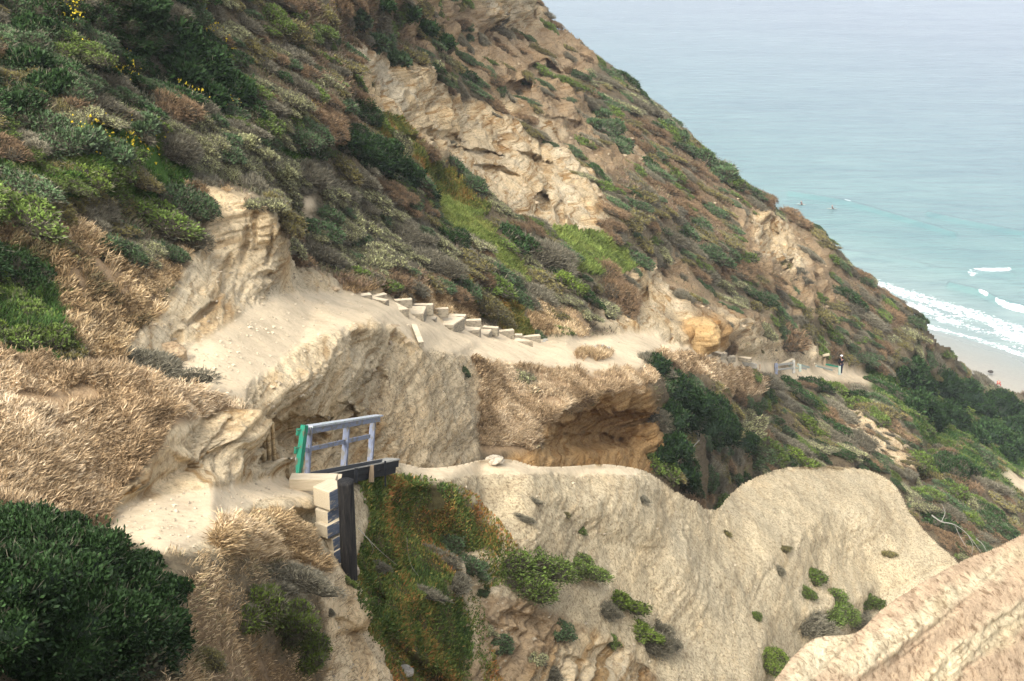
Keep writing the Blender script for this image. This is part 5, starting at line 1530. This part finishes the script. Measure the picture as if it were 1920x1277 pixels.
lb = empty('loose_board', V_(783, 630, 43.4))
tag(lb, 'loose plank lying down the sand under the steps', 'plank')
beam('plank', V_(776, 612, 44.6), V_(790, 646, 42.9), .17, .16, 'step', lb, .01)
lt = empty('timber_edging', V_(1096, 680, 57))
tag(lt, 'thin pale timber lying along the lower edge of the trail', 'edging')
beam('beam', V_(1075, 680, 56.5), V_(1125, 682, 58.5), .12, .12, 'pale', lt)

# -- far steps and railings
fs = empty('wooden_steps', V_(1380, 680, 90))
tag(fs, 'short run of pale wooden steps and boards past the far dry grass', 'steps')
for A, B, h, t in (((1330, 658), (1352, 664), 3, 82), ((1350, 665), (1364, 662), 7, 84), ((1364, 671), (1380, 668), 7, 87), ((1379, 669), (1408, 673), 4, 91)):
    block(A, B, h, .3, 'step', 'step_block', fs, t=t)
for A, B, h in (((1387, 676), (1404, 677), 6), ((1404, 679), (1418, 683), 5)):
    block(A, B, h, .08, 'grey', 'board', fs, t=92)
for x, y0, y1 in ((1392, 674, 686), (1406, 673, 684), (1417, 681, 690), (1425, 683, 692)):
    beam('stake', V_(x, y1, 92.5), V_(x, y0, 92.5), .1, .1, 'brown', fs)
def rail_set(name, label, loc, items):
    r0 = empty(name, V_(*loc)); tag(r0, label, 'railing')
    for nm, a, b, w, h, m in items:
        beam(nm, V_(a[0], a[1], a[2] - 1.6), V_(b[0], b[1], b[2] - 1.6), w, h, m, r0, .003)
    return r0
rail_set('wooden_railing', 'grey railing with a blue end post at the far sandy lookout', (1455, 700, 106), [
    ('post', (1455, 702, 106), (1455, 681, 106), .24, .24, 'lilac'), ('post', (1488, 700, 108.5), (1488, 675, 108.5), .2, .2, 'grey'),
    ('rail', (1457, 684.5, 105.9), (1487, 680.5, 108.3), .08, .14, 'grey'), ('rail', (1457, 693, 105.9), (1487, 690, 108.3), .08, .13, 'grey'),
    ('cap_board', (1466, 683, 108), (1487, 673.5, 110), .3, .08, 'pale'), ('post', (1470, 692, 110), (1470, 682, 110), .16, .16, 'pale'),
    ('rail', (1474, 684, 110.5), (1496, 690.5, 109.5), .08, .14, 'greygreen')])
rail_set('wooden_railing', 'short tilted grey railing right of the blue end post', (1500, 696, 110.5), [
    ('post', (1500, 697, 110.5), (1500, 683, 110.5), .18, .18, 'greygreen'), ('rail', (1496, 683.2, 110.4), (1517, 689, 112.5), .1, .16, 'greygreen'), ('rail', (1500, 689, 110.4), (1512, 692, 112), .08, .12, 'grey')])
rail_set('wooden_railing', 'long sloping pale rail with a green board left of the hiker', (1545, 690, 118), [
    ('rail', (1527, 682, 116), (1564, 693, 119.5), .12, .13, 'pale'), ('rail', (1530, 686, 115.8), (1560, 694, 119), .1, .12, 'greygreen'), ('rail', (1548, 683, 121), (1571, 687.5, 121.5), .08, .14, 'green'),
    ('post', (1574, 703, 121), (1574, 686, 121), .2, .2, 'greygreen')])
so = empty('wooden_post', V_(1546, 690, 121)); tag(so, 'brown wooden post with a crosspiece behind the sloping pale rail', 'post')
beam('post', V_(1545, 692, 119.5), V_(1547.5, 667, 119.5), .2, .16, 'brown', so)
beam('crosspiece', V_(1541, 667, 119.3), V_(1555, 664.5, 119.3), .2, .16, 'pale', so)

# ------------------------------------------------------------------ stones
def stone(px, py, rpx, label, tint=(.48, .40, .28), sq=.7, name='stone', cat='rock', st_=(1, 1), sink=.25, sheet=None, t=None):
    g = np.random.default_rng(int(px))
    P, N, tt = hit(px, py, sheet)
    if t: P, tt = at(px, py, t), t
    r = rpx * tt / FPX
    bm = bmesh.new(); bmesh.ops.create_icosphere(bm, subdivisions=5, radius=1)
    c = np.array([v.co[:] for v in bm.verts])
    d = fbm(c * 1.3 + px, 4, 3) * .35 + fbm(c * 4 + px, 3, 9, .6, True) * .07
    zz = c[:, 2] * 5 + fbm(c * 2, 3, 8) * 1.0
    d += .05 * (zz - np.floor(zz)) * (np.abs(c[:, 2]) < .8)
    c = c * (1 + d)[:, None] * np.array([r * st_[0], r * st_[1], r * sq])
    for v, q in zip(bm.verts, c): v.co = q
    me = bpy.data.meshes.new(name); bm.to_mesh(me); bm.free()
    me.polygons.foreach_set('use_smooth', [True] * len(me.polygons))
    for an, val in (('grain', .7), ('relief', .9), ('strata', .5), ('pebbly', .4)):
        a = me.attributes.new(an, 'FLOAT', 'POINT'); a.data.foreach_set('value', [val] * len(me.vertices))
    a = me.attributes.new('ground_tint', 'FLOAT_COLOR', 'POINT'); a.data.foreach_set('color', list((*tint, 1)) * len(me.vertices))
    me.materials.append(ground_mat())
    o = link(name, me, None, Vector(P) + Vector((0, 0, r * sq * (1 - 2 * sink))))
    return tag(o, label, cat)
stone(1311, 655, 38, 'big rounded ochre sandstone boulder standing over the far trail', (.45, .31, .15), .95, 'sandstone_boulder', 'boulder', (1, 1), .12, HILL)
stone(928, 866, 17, 'small pale slab of rock on the crest of the near ridge', (.50, .44, .34), .35, sheet=NEAR)
stone(652, 1078, 14, 'pale stone at the foot of the black tarred post', (.5, .42, .32), .8, sheet=NEAR)
stone(764, 1262, 16, 'smooth grey stone at the lower border of the bank', (.36, .33, .28), .6, sheet=NEAR)
stone(742, 1242, 8, 'small pale stone next to the smooth grey one', (.44, .38, .3), .7, sheet=NEAR)
stone(560, 1145, 12, 'pale stone in the bank below the dead grey twigs', (.5, .42, .32), .7, sheet=NEAR)
stone(628, 545, 9, 'small sandstone lump by the head of the steps', (.5, .4, .27), .6, sheet=HILL)
stone(320, 668, 26, 'rounded sandstone block fallen at the foot of the bluff', (.48, .37, .24), .8, 'sandstone_boulder', 'boulder', (1.2, .8), .35, HILL)
stone(1857, 698, 4.5, 'dark rock lying on the wet sand of the beach', (.06, .055, .05), .5, t=float((CAMZ - .8) / -ray(1857, 698)[2]))

# ------------------------------------------------------------------ dead branches
def tube(bm, pts, r0, r1, n=6):
    ring_prev = None
    for k, p in enumerate(pts):
        p = Vector(p)
        d = (Vector(pts[min(k + 1, len(pts) - 1)]) - Vector(pts[max(k - 1, 0)])).normalized()
        a = d.orthogonal().normalized(); b = d.cross(a)
        r_ = r0 + (r1 - r0) * k / (len(pts) - 1)
        ring = [bm.verts.new(p + (a * math.cos(i * 2 * math.pi / n) + b * math.sin(i * 2 * math.pi / n)) * r_) for i in range(n)]
        if ring_prev:
            best = min(range(n), key=lambda s_: (ring[s_].co - ring_prev[0].co).length)
            ring = ring[best:] + ring[:best]
            for i in range(n):
                bm.faces.new([ring_prev[i], ring_prev[(i + 1) % n], ring[(i + 1) % n], ring[i]])
        else: bm.faces.new(ring[::-1])
        ring_prev = ring
    bm.faces.new(ring_prev)
BRM = wood_mat('bleached_wood', (.20, .185, .16), (.34, .32, .28))
def dead_branch(lines, t0, r0, label):
    o0 = V_(*lines[0][0], t0)
    root = empty('dead_branch', o0); tag(root, label, 'dead branch')
    for i, ln in enumerate(lines):
        pts = smooth_line([tuple(V_(x, y, t0 - .4 - .3 * math.sin(k * 1.3 + i)) - o0) for k, (x, y) in enumerate(ln)], 4)
        bm = bmesh.new(); tube(bm, pts, r0 * (1 if i == 0 else .6), r0 * .25)
        bmesh.ops.recalc_face_normals(bm, faces=bm.faces)
        me = bpy.data.meshes.new('branch'); bm.to_mesh(me); bm.free(); me.materials.append(BRM)
        link('limb' if i else 'stem', me, root)
dead_branch([[(1747, 966), (1765, 978), (1790, 984), (1815, 1003), (1840, 1036)], [(1765, 978), (1772, 962), (1768, 950)], [(1815, 1003), (1824, 1022), (1822, 1040)],
             [(1790, 984), (1800, 1006), (1812, 1026)], [(1830, 1010), (1842, 1020), (1850, 1034)]], 93, .05, 'tangle of bleached white branches on the slope behind the pale dome')
dead_branch([[(672, 990), (690, 1010), (715, 1035), (745, 1060)], [(690, 1010), (700, 1030), (690, 1050)], [(763, 1010), (765, 1035), (772, 1062), (785, 1080)]], 23.2, .007, 'thin bare branches running through the orange green ice plant')
dead_branch([[(1290, 862), (1280, 840), (1265, 826), (1248, 818)], [(1290, 862), (1300, 838), (1312, 825)], [(1280, 840), (1275, 858), (1282, 880)]], 64, .05, 'bare grey limbs showing under the big bush in the ravine')

# ------------------------------------------------------------------ people
def flat_mat(name, col, rough=.8):
    n = NT(name)
    f = n.noise(30.0, n.obj(), 3)
    return n.out(n.mix(1.0, col, n.ramp(f, [(.3, (.85, .85, .85)), (.7, (1.1, 1.1, 1.1))]), 'MULTIPLY'), None, rough)
SKIN, NAVY, BLACKC, WHITEC, HAIR, REDC = (flat_mat('skin', (.52, .27, .19)), flat_mat('navy_cloth', (.012, .016, .035)), flat_mat('black_cloth', (.012, .012, .014)),
    flat_mat('white_cloth', (.75, .76, .78)), flat_mat('dark_hair', (.018, .012, .01)), flat_mat('red_cloth', (.45, .03, .025)))
def skinned(name, joints, edges, mat, root, sub=2, rootv=0):
    bm = bmesh.new()
    ly = bm.verts.layers.skin.verify()
    vs = {}
    for k, (p, r_) in joints.items():
        v = bm.verts.new(p); vs[k] = v
        rr2 = r_ if isinstance(r_, tuple) else (r_, r_)
        v[ly].radius = rr2
        v[ly].use_root = (k == rootv)
    for a, b in edges: bm.edges.new((vs[a], vs[b]))
    me = bpy.data.meshes.new(name); bm.to_mesh(me); bm.free()
    me.materials.append(mat)
    o = link(name, me, root)
    m = o.modifiers.new('skin', 'SKIN'); m.use_smooth_shade = True
    s = o.modifiers.new('subdivision', 'SUBSURF'); s.levels = sub; s.render_levels = sub
    return o
def finger_sets(J, E, wrist, hand, side, fw, prefix):
    """five short unequal chains leaving the palm"""
    d = (hand - wrist).normalized()
    n_ = d.cross(fw).normalized()
    for i, (o_, L) in enumerate(((-.03, .062), (-.011, .074), (.009, .07), (.028, .055))):
        a = f'{prefix}f{i}a'; b = f'{prefix}f{i}b'; c = f'{prefix}f{i}c'
        J[a] = (hand + n_ * o_ + d * .03, .009); J[b] = (hand + n_ * o_ * 1.1 + d * (.03 + L * .55) + fw * .012, .008); J[c] = (hand + n_ * o_ * 1.1 + d * (.03 + L) + fw * .035, .007)
        E += [(prefix + 'hand', a), (a, b), (b, c)]
    a = f'{prefix}t0'; b = f'{prefix}t1'
    J[a] = (wrist * .45 + hand * .55 - n_ * .04 + fw * .01, .010); J[b] = (hand - n_ * .05 + fw * .03 + d * .01, .008)
    E += [(prefix + 'hand', a), (a, b)]

# the hiker: stands with weight on one leg, one hand on the hip, head turned to the sea
foot = V_(1575.5, 702, 120.6)
hk = empty('person', foot, R(200))
tag(hk, 'person in white cap and dark clothes standing hand on hip at the far lookout', 'person')
v = lambda x, y, z: Vector((x, y, z))
J = {'pelvis': (v(0, 0, .92), (.13, .10)), 'waist': (v(0, .01, 1.06), (.115, .09)), 'chest': (v(0, .02, 1.27), (.15, .105)), 'neck0': (v(0, .01, 1.43), (.06, .055)), 'neck': (v(0, -.01, 1.50), .045),
     'head': (v(0, -.03, 1.585), (.072, .085)), 'crown': (v(0, -.015, 1.665), (.066, .08)),
     'lh': (v(.09, 0, .88), .085), 'lk': (v(.11, -.03, .47), .055), 'la': (v(.12, .03, .08), .036), 'lf': (v(.13, -.12, .035), .032),
     'rh': (v(-.09, 0, .88), .085), 'rk': (v(-.10, .0, .48), .055), 'ra': (v(-.10, .02, .08), .036), 'rf': (v(-.12, -.13, .035), .032),
     'ls': (v(.17, .02, 1.38), .055), 'le': (v(.33, .08, 1.16), .038), 'lw': (v(.16, .02, .99), .027), 'lhand': (v(.11, -.03, .97), (.034, .018)),
     'rs': (v(-.17, .02, 1.38), .055), 're': (v(-.23, -.02, 1.12), .038), 'rw': (v(-.16, -.22, 1.10), .027), 'rhand': (v(-.12, -.30, 1.12), (.034, .018)),
     'nose': (v(0, -.125, 1.60), .012), 'chin': (v(0, -.09, 1.545), .03)}
E = [('pelvis', 'waist'), ('waist', 'chest'), ('chest', 'neck0'), ('neck0', 'neck'), ('neck', 'head'), ('head', 'crown'), ('pelvis', 'lh'), ('lh', 'lk'), ('lk', 'la'), ('la', 'lf'),
     ('pelvis', 'rh'), ('rh', 'rk'), ('rk', 'ra'), ('ra', 'rf'), ('chest', 'ls'), ('ls', 'le'), ('le', 'lw'), ('lw', 'lhand'), ('chest', 'rs'), ('rs', 're'), ('re', 'rw'), ('rw', 'rhand'), ('head', 'nose'), ('head', 'chin')]
finger_sets(J, E, J['lw'][0], J['lhand'][0], 1, v(0, -1, 0), 'l')
finger_sets(J, E, J['rw'][0], J['rhand'][0], -1, v(0, 0, 1), 'r')
skinned('body', J, E, SKIN, hk, 1, 'pelvis')
g_ = lambda k, dr: (J[k][0], tuple(x + dr for x in (J[k][1] if isinstance(J[k][1], tuple) else (J[k][1],) * 2)))
skinned('trousers', {k: g_(k, .022) for k in ('pelvis', 'lh', 'lk', 'la', 'rh', 'rk', 'ra')}, [('pelvis', 'lh'), ('lh', 'lk'), ('lk', 'la'), ('pelvis', 'rh'), ('rh', 'rk'), ('rk', 'ra')], NAVY, hk, 1, 'pelvis')
skinned('jacket', {k: g_(k, .026) for k in ('pelvis', 'waist', 'chest', 'ls', 'le', 'lw', 'rs', 're', 'rw')}, [('pelvis', 'waist'), ('waist', 'chest'), ('chest', 'ls'), ('ls', 'le'), ('le', 'lw'), ('chest', 'rs'), ('rs', 're'), ('re', 'rw')], BLACKC, hk, 1, 'pelvis')
skinned('hair', {'a': (v(0, .035, 1.66), (.075, .07)), 'b': (v(0, .07, 1.57), (.07, .05)), 'c': (v(0, .08, 1.46), (.055, .035)), 'd': (v(0, .09, 1.36), (.035, .02))}, [('a', 'b'), ('b', 'c'), ('c', 'd')], HAIR, hk, 2, 'a')
bm = bmesh.new()
bmesh.ops.create_uvsphere(bm, u_segments=20, v_segments=12, radius=.108)
bmesh.ops.delete(bm, geom=[w_ for w_ in bm.verts if w_.co.z < -.01], context='VERTS')
for w_ in bm.verts: w_.co.z *= .95
br = bmesh.ops.create_circle(bm, cap_ends=True, segments=16, radius=.075)['verts']
for w_ in br: w_.co = Vector((w_.co.x, w_.co.y * 1.1 - .12, .005 - abs(w_.co.x) * .12))
me = bpy.data.meshes.new('cap'); bm.to_mesh(me); bm.free(); me.materials.append(WHITEC)
for p_ in me.polygons: p_.use_smooth = True
link('cap', me, hk, (0, -.015, 1.665))
for s_ in (-1, 1):
    bm = bmesh.new(); bmesh.ops.create_uvsphere(bm, u_segments=12, v_segments=8, radius=1)
    for w_ in bm.verts: w_.co = Vector((w_.co.x * .045, w_.co.y * .125, max(w_.co.z, -.5) * .05))
    me = bpy.data.meshes.new('shoe'); bm.to_mesh(me); bm.free(); me.materials.append(WHITEC)
    link('shoe', me, hk, (s_ * .125, -.06, .03))

def sitter(px, py, label, cloth, board=True, yaw=0.0, z=0.0, scale=1.0):
    P = Vector(on_level(px, py, z))
    root = empty('person', P, yaw); root.scale = (scale,) * 3
    tag(root, label, 'person')
    J = {'p': (v(0, 0, .06), (.15, .12)), 'w': (v(0, .02, .22), .12), 'c': (v(0, .03, .44), (.16, .11)), 'n': (v(0, .02, .60), .05), 'h': (v(0, 0, .72), (.085, .095)), 't': (v(0, .0, .80), .07),
         'lk': (v(.28, -.32, .03), .07), 'lf': (v(.30, -.42, -.35), .045), 'rk': (v(-.28, -.32, .03), .07), 'rf': (v(-.30, -.42, -.35), .045),
         'ls': (v(.19, .03, .52), .06), 'le': (v(.27, -.10, .32), .045), 'lw': (v(.22, -.28, .16), .035), 'rs': (v(-.19, .03, .52), .06), 're': (v(-.27, -.10, .32), .045), 'rw': (v(-.22, -.28, .16), .035)}
    E = [('p', 'w'), ('w', 'c'), ('c', 'n'), ('n', 'h'), ('h', 't'), ('p', 'lk'), ('lk', 'lf'), ('p', 'rk'), ('rk', 'rf'), ('c', 'ls'), ('ls', 'le'), ('le', 'lw'), ('c', 'rs'), ('rs', 're'), ('re', 'rw')]
    skinned('body', J, E, SKIN, root, 1, 'p')
    ks = ('p', 'w', 'c', 'lk', 'lf', 'rk', 'rf', 'ls', 'le', 'rs', 're')
    gg = lambda k: (J[k][0], tuple(x + .02 for x in (J[k][1] if isinstance(J[k][1], tuple) else (J[k][1],) * 2)))
    skinned('wetsuit' if board else 'clothing', {k: gg(k) for k in ks}, [e for e in E if e[0] in ks and e[1] in ks], cloth, root, 1, 'p')
    skinned('hair', {'a': (v(0, .04, .80), .085), 'b': (v(0, .06, .72), .07)}, [('a', 'b')], HAIR, root, 1, 'a')
    if board:
        bm = bmesh.new(); bmesh.ops.create_uvsphere(bm, u_segments=24, v_segments=10, radius=1)
        for w_ in bm.verts:
            w_.co = Vector((w_.co.x * .27 * (1 - .25 * w_.co.y ** 2), w_.co.y * 1.2, w_.co.z * .045 + .06 * max(0, -w_.co.y) ** 3))
        me = bpy.data.meshes.new('surfboard'); bm.to_mesh(me); bm.free(); me.materials.append(WM['grey'])
        b_ = link('surfboard', me, None, P + Vector((0, 0, -.02))); b_.rotation_euler = (0, R(4), yaw)
        tag(b_, 'pale surfboard under the ' + label.replace(' in black wetsuit', ''), 'surfboard')
sitter(1502, 383, 'surfer in black wetsuit sitting out beyond the green swell', BLACKC, True, R(60), .12, 1.05)
sitter(1560, 391, 'surfer in black wetsuit sitting just inside the green swell', BLACKC, True, R(80), .12, 1.05)
sitter(1872, 721, 'person in red sitting low on the beach sand', REDC, False, R(150), 1.15, 1.0)

# ------------------------------------------------------------------ sea air
bm = bmesh.new(); bmesh.ops.create_cube(bm, size=1)
me = bpy.data.meshes.new('haze'); bm.to_mesh(me); bm.free()
hz = link('haze', me, None, (0, 15000, 80)); hz.scale = (70000, 31000, 166)
hm = bpy.data.materials.new('sea_air'); hm.use_nodes = True
nt = hm.node_tree
nt.nodes.remove(nt.nodes['Principled BSDF'])
pv = nt.nodes.new('ShaderNodeVolumePrincipled')
pv.inputs['Color'].default_value = (.86, .90, 1.0, 1)
pv.inputs['Density'].default_value = .00030
pv.inputs['Anisotropy'].default_value = .2
nt.links.new(pv.outputs[0], nt.nodes['Material Output'].inputs['Volume'])
me.materials.append(hm)
tag(hz, 'thin pale sea haze over the water', 'haze', kind='stuff')
